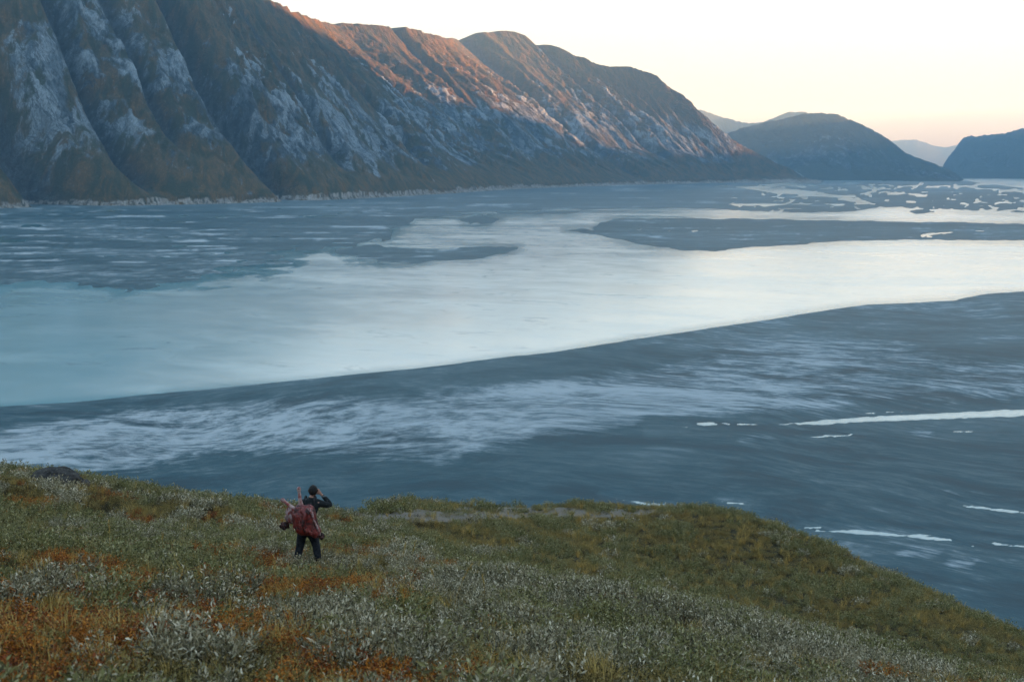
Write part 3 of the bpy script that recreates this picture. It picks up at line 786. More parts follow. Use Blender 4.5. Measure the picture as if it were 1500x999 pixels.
V_willow = variants(lambda i: shrub_foliage('willow', 10 + i, 40, 16, 0.36, 0.28, 0.044, 0.34, M_willow)[0], 4)
V_willow_far = variants(lambda i: shrub_foliage('willow_far', 20 + i, 40, 9, 0.34, 0.34, 0.060, 0.42, M_willow)[0], 3)
V_green = variants(lambda i: shrub_foliage('greenwillow', 30 + i, 44, 12, 0.30, 0.30, 0.040, 0.42, M_green)[0], 3)
V_rust = variants(lambda i: shrub_foliage('dwarf_birch', 40 + i, 50, 14, 0.24, 0.24, 0.020, 0.8, M_rust, 0.3)[0], 3)
V_dark = variants(lambda i: shrub_foliage('crowberry', 50 + i, 70, 12, 0.14, 0.30, 0.020, 0.4, M_dark, 0.6)[0], 3)
V_olive = variants(lambda i: shrub_foliage('bilberry', 60 + i, 60, 12, 0.18, 0.28, 0.022, 0.55, M_olive, 0.5)[0], 3)
V_grass = variants(lambda i: grass_mesh('grass', 70 + i, 46, 0.30, 0.16, 0.0022, M_grass), 4)

def scatter(name, pts, nrm, scale, tint, objs, label, seed):
    """uncountable ground cover: one object, the plants placed on its points"""
    r = np.random.default_rng(seed)
    n = len(pts)
    me = bpy.data.meshes.new(name)
    me.vertices.add(n); me.vertices.foreach_set('co', np.ascontiguousarray(pts, np.float32).ravel())
    rot = np.stack([r.normal(size=n) * .14 - nrm[:, 1] * .35, r.normal(size=n) * .14 + nrm[:, 0] * .35, r.random(n) * 6.283], -1)
    attr(me, 'rot', rot); attr(me, 'scl', scale); attr(me, 'tint', tint)
    a = me.attributes.new('pick', 'INT', 'POINT'); a.data.foreach_set('value', r.integers(0, len(objs), n).astype(np.int32))
    o = link(name, me, None, kind='stuff', label=label, cat='ground cover')
    ng = bpy.data.node_groups.new(name + '_scatter', 'GeometryNodeTree')
    ng.interface.new_socket('Geometry', in_out='INPUT', socket_type='NodeSocketGeometry')
    ng.interface.new_socket('Geometry', in_out='OUTPUT', socket_type='NodeSocketGeometry')
    N = ng.nodes; Lk = ng.links
    gi = N.new('NodeGroupInput'); go = N.new('NodeGroupOutput')
    ip = N.new('GeometryNodeInstanceOnPoints')
    g2i = N.new('GeometryNodeGeometryToInstance')
    for ob in reversed(objs):
        oi = N.new('GeometryNodeObjectInfo'); oi.inputs['Object'].default_value = ob
        Lk.new(oi.outputs['Geometry'], g2i.inputs[0])
    def na(nm, dt):
        q = N.new('GeometryNodeInputNamedAttribute'); q.data_type = dt; q.inputs['Name'].default_value = nm
        return [x for x in q.outputs if x.enabled and x.name == 'Attribute'][0]
    Lk.new(gi.outputs[0], ip.inputs['Points'])
    Lk.new(g2i.outputs[0], ip.inputs['Instance'])
    ip.inputs['Pick Instance'].default_value = True
    Lk.new(na('pick', 'INT'), ip.inputs['Instance Index'])
    Lk.new(na('rot', 'FLOAT_VECTOR'), ip.inputs['Rotation'])
    Lk.new(na('scl', 'FLOAT'), ip.inputs['Scale'])
    Lk.new(ip.outputs[0], go.inputs[0])
    md = o.modifiers.new('scatter', 'NODES'); md.node_group = ng
    return o

# candidate places, thinner with distance, only on ground that faces the view or just over the brow
def places():
    out = []
    for (y0, y1, dens) in ((4.2, 10, 34), (10, 18, 24), (18, 30, 16), (30, 46, 9), (46, 84, 7)):
        x1 = 0.60 * y1 + 3
        n = int((y1 - y0) * 2 * x1 * dens)
        yy = y0 + (y1 - y0) * rng.random(n); xx = (rng.random(n) * 2 - 1) * x1
        k = np.abs(xx) < 0.60 * yy + 3
        out.append(np.stack([xx[k], yy[k]], -1))
    P = np.concatenate(out)
    z = hill(P[:, 0], P[:, 1])
    e = 0.15
    nx = -(hill(P[:, 0] + e, P[:, 1]) - z) / e; ny = -(hill(P[:, 0], P[:, 1] + e) - z) / e
    nrm = np.stack([nx, ny, np.ones_like(nx)], -1); nrm /= np.linalg.norm(nrm, axis=1, keepdims=True)
    pos = np.stack([P[:, 0], P[:, 1], z], -1)
    facing = -(pos * nrm).sum(1) / np.linalg.norm(pos, axis=1)
    k = facing > -0.12
    return pos[k], nrm[k]
PP, PN = places()
PU, PV = proj(PP[:, 0], PP[:, 1], PP[:, 2])
ry = PP[:, 1]
nA = fbm(PP[:, 0] / 1.9, PP[:, 1] / 2.6, 5, 901, 0.62)
nB = fbm(PP[:, 0] / 1.6 + 40, PP[:, 1] / 2.2, 5, 911, 0.62)
nC = fbm(PP[:, 0] / 5.0, PP[:, 1] / 5.0 + 9, 4, 921, 0.6)
rnd = rng.random(len(PP))
sandy = sandmask(PP[:, 0], PP[:, 1], PP[:, 2])
knoll = sstep(26, 40, ry) * sstep(480, 620, PU)
rustL = sstep(900, 250, PU) * sstep(760, 900, PV)
silv = np.exp(-((PV - (845 + (PU - 550) * 0.14)) / 38) ** 2) * sstep(450, 620, PU) * (PU < 1400) * (ry < 26) * 0.34 + sstep(930, 965, PV) * sstep(380, 520, PU) * 0.12
wil = nA + silv + 0.05 - 0.30 * knoll - 0.20 * rustL
rus = nB + 0.46 * rustL - 0.60 * knoll - 0.20 * silv
kind = np.full(len(PP), 'dark', dtype='<U6')
kind[rnd < 0.68] = 'olive'
kind[rnd < 0.20] = 'grass'
kind[(nC > -0.10) & (rnd > 0.40) & (rnd < 0.80)] = 'green'
kind[(wil > 0.27) & (rnd < 0.55)] = 'willow'
kind[(wil > 0.05) & (rnd > 0.88)] = 'willow'
kind[(rus > 0.28) & (rnd > 0.46)] = 'rust'
kind[(rus > 0.22) & (rnd < 0.13)] = 'grass'
kind[(kind == 'dark') & (knoll > 0.5) & (rng.random(len(PP)) < 0.7)] = 'olive'
kind[(knoll > 0.5) & (nB > -0.1) & (rng.random(len(PP)) < 0.16)] = 'grass'
keep = ~((sandy > 0.3) & (rng.random(len(PP)) < 0.9 * sandy))
fd = np.hypot(PP[:, 0] - foot[0], (PP[:, 1] - foot[1] + 0.25) * 0.7)
keep &= ~((fd < 0.55) & (kind != 'dark') & (rnd < 0.85))
PP, PN, kind, ry, nA, sandy = PP[keep], PN[keep], kind[keep], ry[keep], nA[keep], sandy[keep]
tint = rng.random(len(PP))
def put(name, k, objs, s0, s1, label, seed, cond=None, sink=0.03):
    m = kind == k
    if cond is not None: m &= cond
    if m.sum() == 0: return
    p = PP[m].copy(); p[:, 2] -= sink
    s = (s0 + (s1 - s0) * np.random.default_rng(seed).random(m.sum())) * (1 + 0.35 * sstep(28, 55, ry[m]))
    scatter(name, p, PN[m], s, tint[m], objs, label, seed)
put('willow_cover', 'willow', V_willow, 0.5, 1.3, 'silvery willow scrub spreading over the near slope', 1, ry < 26)
put('willow_cover_far', 'willow', V_willow_far, 0.7, 1.35, 'silvery willow scrub on the far part of the slope', 2, ry >= 26)
put('green_cover', 'green', V_green, 0.45, 1.6, 'low green scrub among the heath', 3)
put('rust_cover', 'rust', V_rust, 0.6, 1.35, 'rust coloured dwarf birch in autumn leaf', 4)
put('crowberry_cover', 'dark', V_dark, 0.7, 1.3, 'dark crowberry mat under the scrub', 5)
put('bilberry_cover', 'olive', V_olive, 0.7, 1.3, 'olive brown bilberry heath', 6)
put('grass_cover', 'grass', V_grass, 0.6, 1.5, 'dry yellow grass tufts between the shrubs', 7)

# ================================================================== THINGS ON THE HILLSIDE
def empty(name, loc, label, cat, group=None, rz=0.0, sc_=1.0):
    o = bpy.data.objects.new(name, None)
    COL.objects.link(o)
    o.empty_display_size = 0.2
    o.location = loc; o.rotation_euler = (0, 0, rz); o.scale = (sc_,) * 3
    o['label'] = label; o['category'] = cat
    if group: o['group'] = group
    return o

# --- silver willow shrubs that stand out of the cover
SH = []
for i in range(4):
    fo, bt = shrub_foliage('foliage', 210 + i, 64, 22, 0.42, 0.34, 0.046, 0.34, M_willow)
    SH.append((fo, shrub_stems('stems', bt, 40)))
SHRUBS = [  # foot pixel, scale, which label
    (300, 905, 1.5, 0), (250, 885, 1.3, 0), (345, 880, 1.4, 0), (215, 930, 1.3, 0),
    (455, 915, 1.3, 1), (500, 935, 1.4, 1), (430, 945, 1.2, 1),
    (545, 965, 1.3, 2), (610, 985, 1.3, 2), (500, 990, 1.3, 2), (690, 960, 1.2, 2), (760, 985, 1.3, 2), (840, 965, 1.2, 2), (900, 990, 1.3, 2), (655, 930, 1.2, 2), (790, 930, 1.2, 2),
    (700, 868, 1.5, 3), (745, 876, 1.6, 3), (800, 885, 1.5, 3), (850, 895, 1.6, 3), (900, 905, 1.6, 3), (950, 915, 1.6, 3), (1000, 928, 1.5, 3), (1060, 940, 1.4, 3), (1120, 955, 1.4, 3), (650, 862, 1.3, 3),
    (470, 838, 1.2, 4), (495, 845, 1.2, 4), (425, 842, 1.1, 4),
    (60, 880, 1.3, 5), (110, 865, 1.3, 5), (20, 900, 1.2, 5)]
SHLAB = [('tall silvery willow shrub below and left of the person', 'willow shrubs left of the person'),
         ('silvery willow shrub among rust leaves just below the person', 'willow shrubs below the person'),
         ('silvery willow shrub along the bottom edge', 'willow shrubs along the bottom edge'),
         ('silvery willow shrub in the row along the rim above the hollow', 'willow shrubs along the rim'),
         ('small silvery willow shrub beside the feet of the person', 'willow shrubs at the person'),
         ('silvery willow shrub near the left edge of the slope', 'willow shrubs at the left edge')]
rs = random.Random(5)
ORD = ['leftmost', 'second from left', 'third from left', 'fourth from left', 'fifth from left', 'sixth from left', 'seventh from left', 'eighth from left', 'ninth from left', 'tenth from left', 'rightmost']
def ordinal(i, n):
    return 'rightmost' if i == n - 1 else ORD[i]
def rank(rows, key):
    """place of each row among the rows of its own set, counted from the left"""
    out = []
    for r in rows:
        same = sorted(q[0] for q in rows if key(q) == key(r))
        out.append(ordinal(same.index(r[0]), len(same)))
    return out
RK = rank(SHRUBS, lambda q: q[3])
for k, (u, v, scl, li) in enumerate(SHRUBS):
    p = ground_hit(u, v)
    o = empty('willow_shrub', (p[0], p[1], p[2] - 0.03), SHLAB[li][0] + ', ' + RK[k], 'shrub', SHLAB[li][1], rs.random() * 6.28, scl * 0.92)
    fo, st = SH[k % 4]
    link('foliage', fo, None, o); link('stems', st, None, o)

# --- low bushes on the crest of the knoll
BU = []
for i in range(3):
    fo, bt = shrub_foliage('foliage', 230 + i, 70, 14, 0.26, 0.42, 0.05, 0.45, M_green)
    BU.append((fo, shrub_stems('stems', bt, 30, 0.005)))
BUSHES = [(548, 752, 1.6), (566, 750, 2.2), (590, 749, 1.7), (640, 748, 1.6), (706, 747, 2.0), (726, 748, 1.6), (765, 750, 1.3), (788, 747, 1.2), (868, 746, 1.6), (890, 747, 1.9), (925, 749, 1.5)]
for k, (u, v, scl) in enumerate(BUSHES):
    p = ground_hit(u, v)
    o = empty('low_bush', (p[0], p[1], p[2] - 0.05), 'low green bush on the sandy crest of the knoll, ' + ordinal(k, len(BUSHES)), 'bush', 'bushes on the sandy crest', rs.random() * 6.28, scl)
    fo, st = BU[k % 3]
    link('foliage', fo, None, o); link('stems', st, None, o)

# --- tall grass stalks with seed heads
def stalk_meshes(seed):
    r = random.Random(seed)
    h = 0.62; lean = 0.10 + 0.12 * r.random()
    def pt(t): return np.array([lean * t * t, 0.0, h * t])
    vs, fs = [], []
    for q in range(7):
        t = q / 6
        for a in range(4):
            c = pt(t); rd = 0.0035 * (1 - 0.5 * t)
            vs.append((c[0] + rd * math.cos(a * 1.571), rd * math.sin(a * 1.571), c[2]))
        if q:
            for a in range(4): fs.append(((q - 1) * 4 + a, (q - 1) * 4 + (a + 1) % 4, q * 4 + (a + 1) % 4, q * 4 + a))
    st = mesh_from('stalk', np.array(vs), np.array(fs)); attr(st, 'leaf', np.full(len(vs), .3)); st.materials.append(M_grass)
    rr_ = np.random.default_rng(seed)
    n = 26; t = 0.72 + 0.30 * rr_.random(n)
    base = np.stack([lean * t * t, np.zeros(n), h * t], -1)
    d = np.stack([rr_.normal(size=n) * .5 + .3, rr_.normal(size=n) * .5, np.full(n, 1.0)], -1)
    sh = leaves_mesh('seed_head', base, d, np.full(n, 0.045), np.full(n, 0.009), rr_, M_grass)
    return st, sh
STK = [stalk_meshes(300 + i) for i in range(3)]
STALKS = [(588, 842, 1.1, 0), (601, 846, 1.2, 0), (663, 912, 1.3, 0), (712, 905, 1.0, 0), (750, 868, 0.9, 0), (687, 830, 0.9, 0), (640, 880, 1.0, 0), (596, 935, 1.0, 0),
                                        (163, 826, 1.1, 1), (240, 828, 1.1, 1), (275, 880, 1.0, 1), (407, 885, 1.0, 1), (441, 888, 1.0, 1), (262, 745, 1.0, 2), (253, 744, 0.8, 2), (365, 752, 0.8, 2)]
SK = rank(STALKS, lambda q: q[3])
for k, (u, v, scl, near_) in enumerate(STALKS):
    p = ground_hit(u, v)
    lab = [('tall dry grass stalk with seed head right of the person', 'grass stalks right of the person'), ('tall dry grass stalk with seed head left of the person', 'grass stalks left of the person'), ('pale grass stalk standing against the river on the brow', 'grass stalks on the brow')][near_]
    o = empty('grass_stalk', (p[0], p[1], p[2]), lab[0] + ', ' + SK[k], 'grass stalk', lab[1], rs.random() * 6.28, scl)
    link('stalk', STK[k % 3][0], None, o); link('seed_head', STK[k % 3][1], None, o)

# --- dark boulder on the brow
def lump(n_lat, n_lon, fn):
    """closed lump: fn(theta, phi) -> xyz"""
    la = np.linspace(0, math.pi, n_lat); lo = np.linspace(0, 2 * math.pi, n_lon, endpoint=False)
    LA, LO = np.meshgrid(la, lo, indexing='ij')
    V_ = fn(LA, LO).reshape(-1, 3)
    f = []
    for i in range(n_lat - 1):
        for j in range(n_lon):
            f.append((i * n_lon + j, (i + 1) * n_lon + j, (i + 1) * n_lon + (j + 1) % n_lon, i * n_lon + (j + 1) % n_lon))
    return V_, np.array(f)
def boulder_fn(la, lo):
    x = np.sin(la) * np.cos(lo); y = np.sin(la) * np.sin(lo); z = np.cos(la)
    r = 1 + 0.16 * fbm(x * 1.3 + 4 + z, y * 1.3 + z * .7, 4, 61) + 0.10 * np.abs(gnoise(x * 2.5, z * 2.5 + y, 62))
    z = np.sign(z) * np.abs(z) ** 0.75
    return np.stack([x * r * 0.78, y * r * 0.5, z * r * 0.40 + 0.12 * x * r * -0.3], -1)
bv, bf = lump(40, 64, boulder_fn)
n = NT('lichen_rock')
pos = n.n('ShaderNodeTexCoord').outputs['Object']
a1 = n.noise(pos, 3.0, 6, 0.65); a2 = n.noise(pos, 14.0, 5, 0.7)
c = n.mix(n.ramp(a1, .4, .6), (0.020, 0.019, 0.018), (0.050, 0.046, 0.042))
c = n.mix(n.ramp(a2, .56, .66), c, (0.10, 0.095, 0.075))
m_b = n.finish(n.principled(c, 0.95, 0.2, n.bump(a2, .7, .04)).outputs[0])
p = ground_hit(84, 712)
o = link('boulder', mesh_from('boulder', bv, bf), m_b, label='dark lichen covered boulder on the brow at the left edge', cat='boulder')
o.location = (p[0], p[1], p[2] + 0.16)
p2 = ground_hit(112, 716)
o = link('boulder', mesh_from('boulder_small', bv * np.array([.55, .7, .6]), bf), m_b, label='smaller dark stone leaning on the boulder at the brow', cat='boulder')
o.location = (p2[0], p2[1] + 0.1, p2[2] + 0.05); o.rotation_euler = (0, 0, 1.1)

# ================================================================== THE PERSON AND THE LOAD
def plain_mat(name, c0, c1, scale=20, lo=.4, hi=.6, rough=.85, spec=.2, bump=.3):
    n = NT(name)
    pos = n.n('ShaderNodeTexCoord').outputs['Object']
    a = n.noise(pos, scale, 5, .6)
    return n.finish(n.principled(n.mix(n.ramp(a, lo, hi), c0, c1), rough, spec, n.bump(a, bump, .02)).outputs[0])
M_skin = plain_mat('skin', (0.30, 0.15, 0.10), (0.36, 0.19, 0.13), 30, rough=.55, spec=.4, bump=.05)
M_jacket = plain_mat('jacket_cloth', (0.010, 0.012, 0.013), (0.11, 0.12, 0.12), 9, .52, .64)
M_trouser = plain_mat('trouser_cloth', (0.008, 0.010, 0.014), (0.022, 0.025, 0.030), 12)
M_hair = plain_mat('hair', (0.006, 0.005, 0.005), (0.014, 0.012, 0.011), 60, rough=.6, bump=.6)
M_boot = plain_mat('boot_leather', (0.012, 0.011, 0.010), (0.03, 0.028, 0.025), 30)
M_strap = plain_mat('strap_web', (0.012, 0.012, 0.014), (0.03, 0.03, 0.03), 40)

def skin_mesh(name, chain, levels=2):
    """chain: list of (xyz, radius, parent index or None); grown with Skin + Subdivision and baked"""
    me = bpy.data.meshes.new(name + '_cage')
    me.from_pydata([c[0] for c in chain], [(i, c[2]) for i, c in enumerate(chain) if c[2] is not None], [])
    o = bpy.data.objects.new(name + '_cage', me); COL.objects.link(o)
    o.modifiers.new('skin', 'SKIN')
    for i, c in enumerate(chain):
        sv = me.skin_vertices[0].data[i]
        rd = c[1] if isinstance(c[1], tuple) else (c[1], c[1])
        sv.radius = rd; sv.use_root = (c[2] is None)
    o.modifiers.new('sub', 'SUBSURF').levels = levels
    o.modifiers['sub'].render_levels = levels
    dg = bpy.context.evaluated_depsgraph_get()
    out = bpy.data.meshes.new_from_object(o.evaluated_get(dg))
    bpy.data.objects.remove(o); bpy.data.meshes.remove(me)
    out.name = name
    for pl in out.polygons: pl.use_smooth = True
    return out

person = empty('person', (foot[0], foot[1], foot[2] + 0.02), 'person seen from behind in dark clothes, arm raised to the face', 'person', sc_=0.95)
HX = 0.13     # the head sits to the right of the hips in the photo
def hand(ch, wrist_i, palm, tip_dir, side, sgn):
    """palm and five fingers"""
    i0 = len(ch)
    ch.append((tuple(palm), (0.040, 0.020), wrist_i))
    td = Vector(tip_dir).normalized(); sd = Vector(side).normalized()
    for k, L in enumerate((0.070, 0.080, 0.075, 0.060)):
        b = Vector(palm) + td * 0.03 + sd * (0.020 * (k - 1.5))
        ch.append((tuple(b), 0.0095, i0)); ch.append((tuple(b + td * L * .5), 0.009, len(ch) - 1)); ch.append((tuple(b + td * L + Vector((0, -0.012, -.01))), 0.0075, len(ch) - 1))
    b = Vector(palm) - td * 0.01 - sd * 0.045 * sgn
    ch.append((tuple(b), 0.011, i0)); ch.append((tuple(b + td * 0.045 - sd * 0.02 * sgn), 0.009, len(ch) - 1))
B_ = [((0, 0, .93), .14, None), ((.02, .01, 1.08), .125, 0), ((.06, .02, 1.26), .145, 1), ((.10, .02, 1.41), .12, 2), ((.12, .04, 1.49), .062, 3), ((HX, .06, 1.57), .060, 4)]
B_ += [((.25, .02, 1.41), .062, 3), ((.385, .03, 1.37), .050, 6), ((.50, .09, 1.34), .042, 7), ((.38, .16, 1.45), .038, 8), ((.28, .19, 1.54), .027, 9)]      # right arm, 6..10
B_ += [((-.07, .04, 1.40), .062, 3), ((-.14, .16, 1.26), .050, 11), ((-.16, .28, 1.17), .042, 12), ((-.04, .34, 1.33), .036, 13), ((.04, .32, 1.46), .027, 14)]  # left arm, 11..15
B_ += [((-.10, 0, .86), .100, 0), ((-.165, .05, .48), .066, 16), ((-.235, -.02, .10), .044, 17), ((-.25, .13, .035), .036, 18)]
B_ += [((.10, 0, .86), .100, 0), ((.165, .06, .48), .066, 20), ((.21, -.02, .10), .044, 21), ((.22, .13, .035), .036, 22)]
ch = list(B_)
hand(ch, 10, (.245, .185, 1.585), (-.55, -.05, .75), (.5, .3, .4), 1)
hand(ch, 15, (.07, .30, 1.51), (.25, -.1, .9), (.9, .1, -.2), -1)
body = skin_mesh('body', ch)
# head with face, ears and neck overlap, fused with the body
def head_fn(la, lo):
    x = np.sin(la) * np.cos(lo); y = np.sin(la) * np.sin(lo); z = np.cos(la)
    px_, py_, pz_ = x * .086, y * .104, z * .122
    jaw = sstep(0.1, -0.9, z)
    px_ = px_ * (1 - .28 * jaw); py_ = py_ * (1 - .10 * jaw) + .012 * jaw * (y > 0)
    nose = np.exp(-((x / .20) ** 2 + ((z + .08) / .22) ** 2)) * (y > .3)
    py_ = py_ + .026 * nose
    for sx in (-1, 1):
        eye = np.exp(-(((x - sx * .38) / .16) ** 2 + ((z - .10) / .13) ** 2)) * (y > .3); py_ = py_ - .012 * eye
        ear = np.exp(-(((y + .02) / .16) ** 2 + ((z + .02) / .24) ** 2)) * (np.sign(x) == sx) * (np.abs(x) > .6); px_ = px_ + sx * .022 * ear
    mouth = np.exp(-((x / .28) ** 2 + ((z + .48) / .07) ** 2)) * (y > .3); py_ = py_ + .006 * mouth
    return np.stack([px_, py_, pz_], -1)
hv, hf = lump(40, 48, head_fn)
HC = np.array([HX + .01, .075, 1.645])
hv = hv + HC
nb = len(body.vertices)
bco = np.empty(nb * 3, np.float32); body.vertices.foreach_get('co', bco); bco = bco.reshape(-1, 3)
bfaces = [list(pl.vertices) for pl in body.polygons] + [[int(k) + nb for k in f] for f in hf]
fm = bpy.data.meshes.new('body'); fm.from_pydata([tuple(v) for v in bco] + [tuple(v) for v in hv], [], bfaces); fm.update()
bo = link('body', fm, M_skin, person)
rm = bo.modifiers.new('fuse', 'REMESH'); rm.mode = 'VOXEL'; rm.voxel_size = 0.009; rm.use_smooth_shade = True
# short dark hair
hl = HC + (hv - HC) * np.array([1.10, 1.09, 1.09]) + np.array([0, -.006, .004])
keepf = [f for f in hf if (hl[f][:, 2].mean() > HC[2] + .035 + .5 * (hl[f][:, 1].mean() - HC[1]) - .01 and hl[f][:, 1].mean() < HC[1] + .07) or (hl[f][:, 1].mean() < HC[1] - .03 and hl[f][:, 2].mean() > HC[2] - .055)]
keepf = np.array(keepf); uu, ii = np.unique(keepf, return_inverse=True)
ho = link('hair', mesh_from('hair', hl[uu], ii.reshape(-1, 4)), M_hair, person)
ho.modifiers.new('thick', 'SOLIDIFY').thickness = 0.012
# jacket: torso, sleeves, collar
J = [((0, 0, .90), (.185, .145), None), ((.02, .01, 1.05), (.180, .140), 0), ((.06, .02, 1.24), (.195, .150), 1), ((.10, .02, 1.40), (.165, .125), 2), ((.125, .035, 1.49), (.085, .085), 3), ((.13, .04, 1.535), (.080, .080), 4),
     ((.25, .02, 1.41), .085, 3), ((.385, .03, 1.37), .070, 6), ((.50, .09, 1.34), .060, 7), ((.38, .16, 1.45), .054, 8), ((.30, .185, 1.52), .043, 9),
     ((-.07, .04, 1.40), .085, 3), ((-.14, .16, 1.26), .070, 11), ((-.16, .28, 1.17), .060, 12), ((-.04, .34, 1.33), .052, 13), ((.02, .325, 1.43), .043, 14)]
link('jacket', skin_mesh('jacket', J), M_jacket, person)
T_ = [((0, 0, .95), (.17, .14), None), ((0, 0, .86), (.165, .14), 0), ((-.105, .0, .78), (.118, .118), 1), ((-.165, .05, .48), .092, 2), ((-.215, .01, .24), .082, 3), ((-.235, -.01, .09), .084, 4),
      ((.105, .0, .78), (.118, .118), 1), ((.165, .06, .48), .092, 6), ((.20, .01, .24), .082, 7), ((.21, -.01, .09), .084, 8)]
link('trousers', skin_mesh('trousers', T_), M_trouser, person)
for sx, cx in ((-1, -.24), (1, .215)):
    bt_ = link('boot', skin_mesh('boot', [((cx, -.02, .14), .062, None), ((cx, -.03, .06), .062, 0), ((cx + sx * .01, .08, .045), (.056, .045), 1), ((cx + sx * .015, .17, .035), (.05, .034), 2)]), M_boot, person)
    link('sole', skin_mesh('sole', [((cx, -.06, .006), (.05, .012), None), ((cx + sx * .012, .10, .006), (.055, .012), 0), ((cx + sx * .018, .20, .010), (.045, .012), 1)], 1), M_strap, bt_)

# --- the load: a skinned carcass tied on the back
def meat_mat():
    n = NT('raw_meat')
    pos = n.n('ShaderNodeTexCoord').outputs['Object']
    a = n.noise(n.mapping(pos, (1, 1, 1.6), (0, .4, 0)), 7, 6, .65, .8); b = n.noise(n.mapping(pos, (1, 1, .5), (0, .6, 0)), 16, 6, .65, 1.0)
    c = n.mix(n.ramp(a, .38, .60), (0.022, 0.004, 0.004), (0.15, 0.013, 0.009))
    c = n.mix(n.ramp(b, .54, .66, 0, .7), c, (0.28, 0.10, 0.085))
    c = n.mix(n.ramp(a, .66, .74, 0, .6), c, (0.45, 0.33, 0.32))
    return n.finish(n.principled(c, n.ramp(b, .3, .7, .35, .65), .5, n.bump(b, .5, .03)).outputs[0])
M_meat = meat_mat()
M_fat = plain_mat('fat', (0.30, 0.21, 0.20), (0.15, 0.025, 0.02), 13, .44, .60, rough=.5, spec=.4)
M_bone = plain_mat('leg_hide', (0.38, 0.27, 0.25), (0.24, 0.06, 0.05), 9, .44, .62, rough=.6)
M_hide = plain_mat('dark_hide', (0.014, 0.010, 0.010), (0.07, 0.03, 0.025), 14, rough=.9)
load = empty('carcass', (foot[0], foot[1] - 0.24, foot[2] + 0.79), 'red skinned animal carcass carried on the back of the person', 'carcass', sc_=0.95)
load.scale = (0.85, 0.95, 0.95)
def ell(c, r, seed, amp=.12, sq=1.0, fr=1.6):
    def fn(la, lo):
        x = np.sin(la) * np.cos(lo); y = np.sin(la) * np.sin(lo); z = np.cos(la)
        k = 1 + amp * fbm(x * fr + z * .6 + seed, y * fr + z * fr, 4, seed)
        f = lambda t: np.sign(t) * np.abs(t) ** sq
        return np.stack([f(x) * k * r[0] + c[0], f(y) * k * r[1] + c[1], f(z) * k * r[2] + c[2]], -1)
    return lump(30, 40, fn)
def body_fn(la, lo):
    x = np.sin(la) * np.cos(lo); y = np.sin(la) * np.sin(lo); z = np.cos(la)
    k = 1 + .13 * fbm(x * 1.7 + z + 3, y * 1.7 + z * 1.7, 5, 31)
    f = lambda t, e: np.sign(t) * np.abs(t) ** e
    X_ = f(x, .62) * .30 * k; Z_ = f(z, .62) * .31 * k; Y_ = f(y, .9) * .19 * k * (1 + .25 * sstep(.1, -.3, Z_))
    X_ = X_ * (1 + .10 * sstep(.1, -.3, Z_)) - .04 * sstep(-.1, .3, Z_)
    Z_ = Z_ - .14 * sstep(.05, .34, X_) * sstep(.25, -.2, Z_) + .06 * sstep(-.1, -.33, X_) * sstep(.1, -.3, Z_)
    X_ = X_ + .06 * sstep(0, -.35, Z_)
    return np.stack([X_ * .92 + .03, Y_, Z_ + .33], -1)
mv, mf = lump(56, 72, body_fn)
trunk_ = link('carcass_body', mesh_from('carcass_body', mv, mf), M_meat, load)
mv, mf = ell((-.30, .05, .42), (.13, .12, .19), 41, .35, fr=2.4)
link('membrane', mesh_from('membrane', mv, mf), M_fat, load, label='whitish membrane bulging on the left side')
mv, mf = ell((-.46, .05, .19), (.11, .10, .08), 43, .25)
link('dark_hide_end', mesh_from('dark_hide_end', mv, mf), M_hide, load, label='dark end of a limb hanging at the lower left')
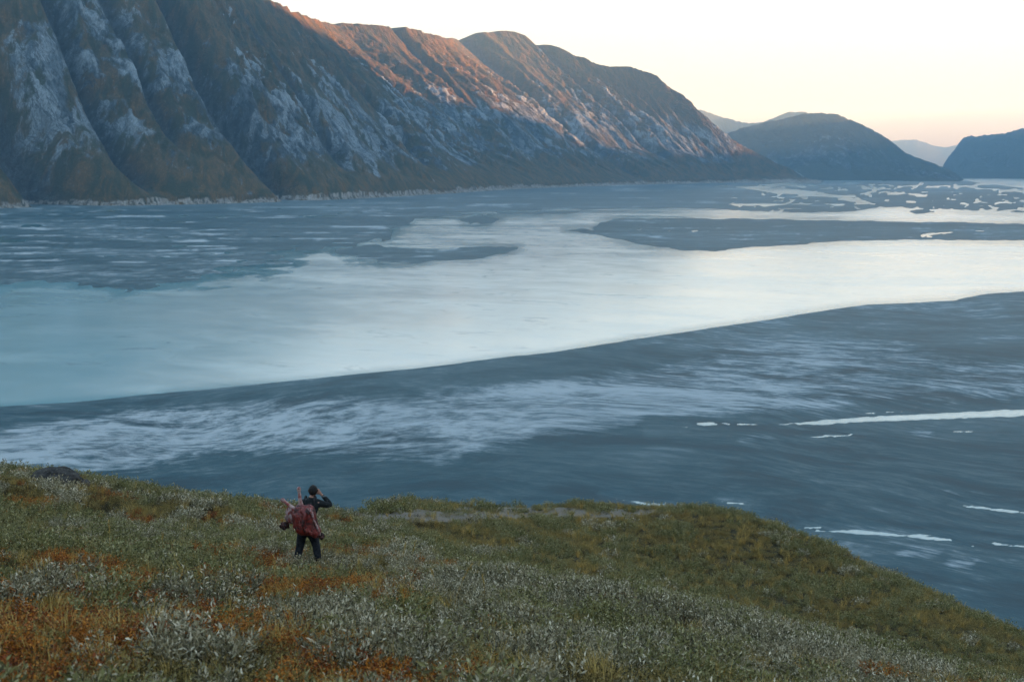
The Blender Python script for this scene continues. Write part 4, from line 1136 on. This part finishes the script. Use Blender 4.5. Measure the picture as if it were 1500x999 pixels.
def leg(p0, p1, p2, r0, r1):
    m = skin_mesh('leg', [(p0, r0, None), (p1, r1, 0), (tuple(np.array(p1) * .12 + np.array(p2) * .88), r1 * .8, 1), (p2, r1 * 1.35, 2), (tuple(np.array(p2) + (np.array(p2) - np.array(p1)) * .16), r1 * .9, 3)])
    lg = link('leg', m, M_bone, load)
    kv, kf = ell(tuple(np.array(p2) + (np.array(p2) - np.array(p1)) * .1), (r1 * 1.02, r1 * 1.0, r1 * .95), 47, .2)
    link('joint', mesh_from('joint', kv, kf), M_fat, lg)
    return lg
leg((-.10, .02, .46), (-.27, .0, .60), (-.45, -.02, .75), .085, .042)
leg((-.06, .06, .55), (-.085, .05, .72), (-.10, .04, .96), .080, .045)
link('fat_strip', skin_mesh('fat_strip', [((.13, -.12, .64), .040, None), ((.22, -.15, .54), (.040, .022), 0), ((.27, -.16, .38), (.024, .016), 1), ((.33, -.12, .20), (.028, .018), 2), ((.37, -.06, .02), .03, 3)]), M_fat, load)
mv, mf = ell((.39, .0, -.02), (.06, .07, .07), 45, .2)
link('dark_hide_end', mesh_from('dark_hide_end_right', mv, mf), M_hide, load, label='dark stump at the lower right corner')
link('flank', skin_mesh('flank', [((-.02, -.10, .62), (.10, .05), None), ((.10, -.13, .50), (.13, .06), 0), ((.05, -.15, .30), (.15, .06), 1), ((.14, -.12, .10), (.13, .05), 2)]), M_meat, load)
for sx in (-.02, .20):
    link('strap', skin_mesh('strap', [((sx, .10, .14), (.022, .008), None), ((sx, .11, .46), (.022, .008), 0), ((sx + .01, .17, .72), (.022, .008), 1), ((sx + .01, .29, .755), (.022, .008), 2), ((sx, .42, .62), (.022, .008), 3), ((sx, .42, .34), (.022, .008), 4)], 1), M_strap, load)

# ================================================================== HAZE
def haze():
    x0, x1, y0, y1, z0, z1 = -20000, 20000, -12000, 31000, -H - 4, 1760
    v = [(x, y, z) for z in (z0, z1) for y in (y0, y1) for x in (x0, x1)]
    f = [(0, 2, 3, 1), (4, 5, 7, 6), (0, 1, 5, 4), (1, 3, 7, 5), (3, 2, 6, 7), (2, 0, 4, 6)]
    me = mesh_from('haze', v, f, False)
    n = NT('haze_air')
    pv = n.n('ShaderNodeVolumePrincipled')
    pv.inputs['Color'].default_value = (0.42, 0.74, 1.0, 1)
    pv.inputs['Density'].default_value = 5.2e-5
    pv.inputs['Anisotropy'].default_value = 0.1
    n.l(pv.outputs[0], n.out.inputs['Volume'])
    link('haze', me, n.m, kind='stuff', label='thin blue evening haze filling the valley', cat='haze')
haze()
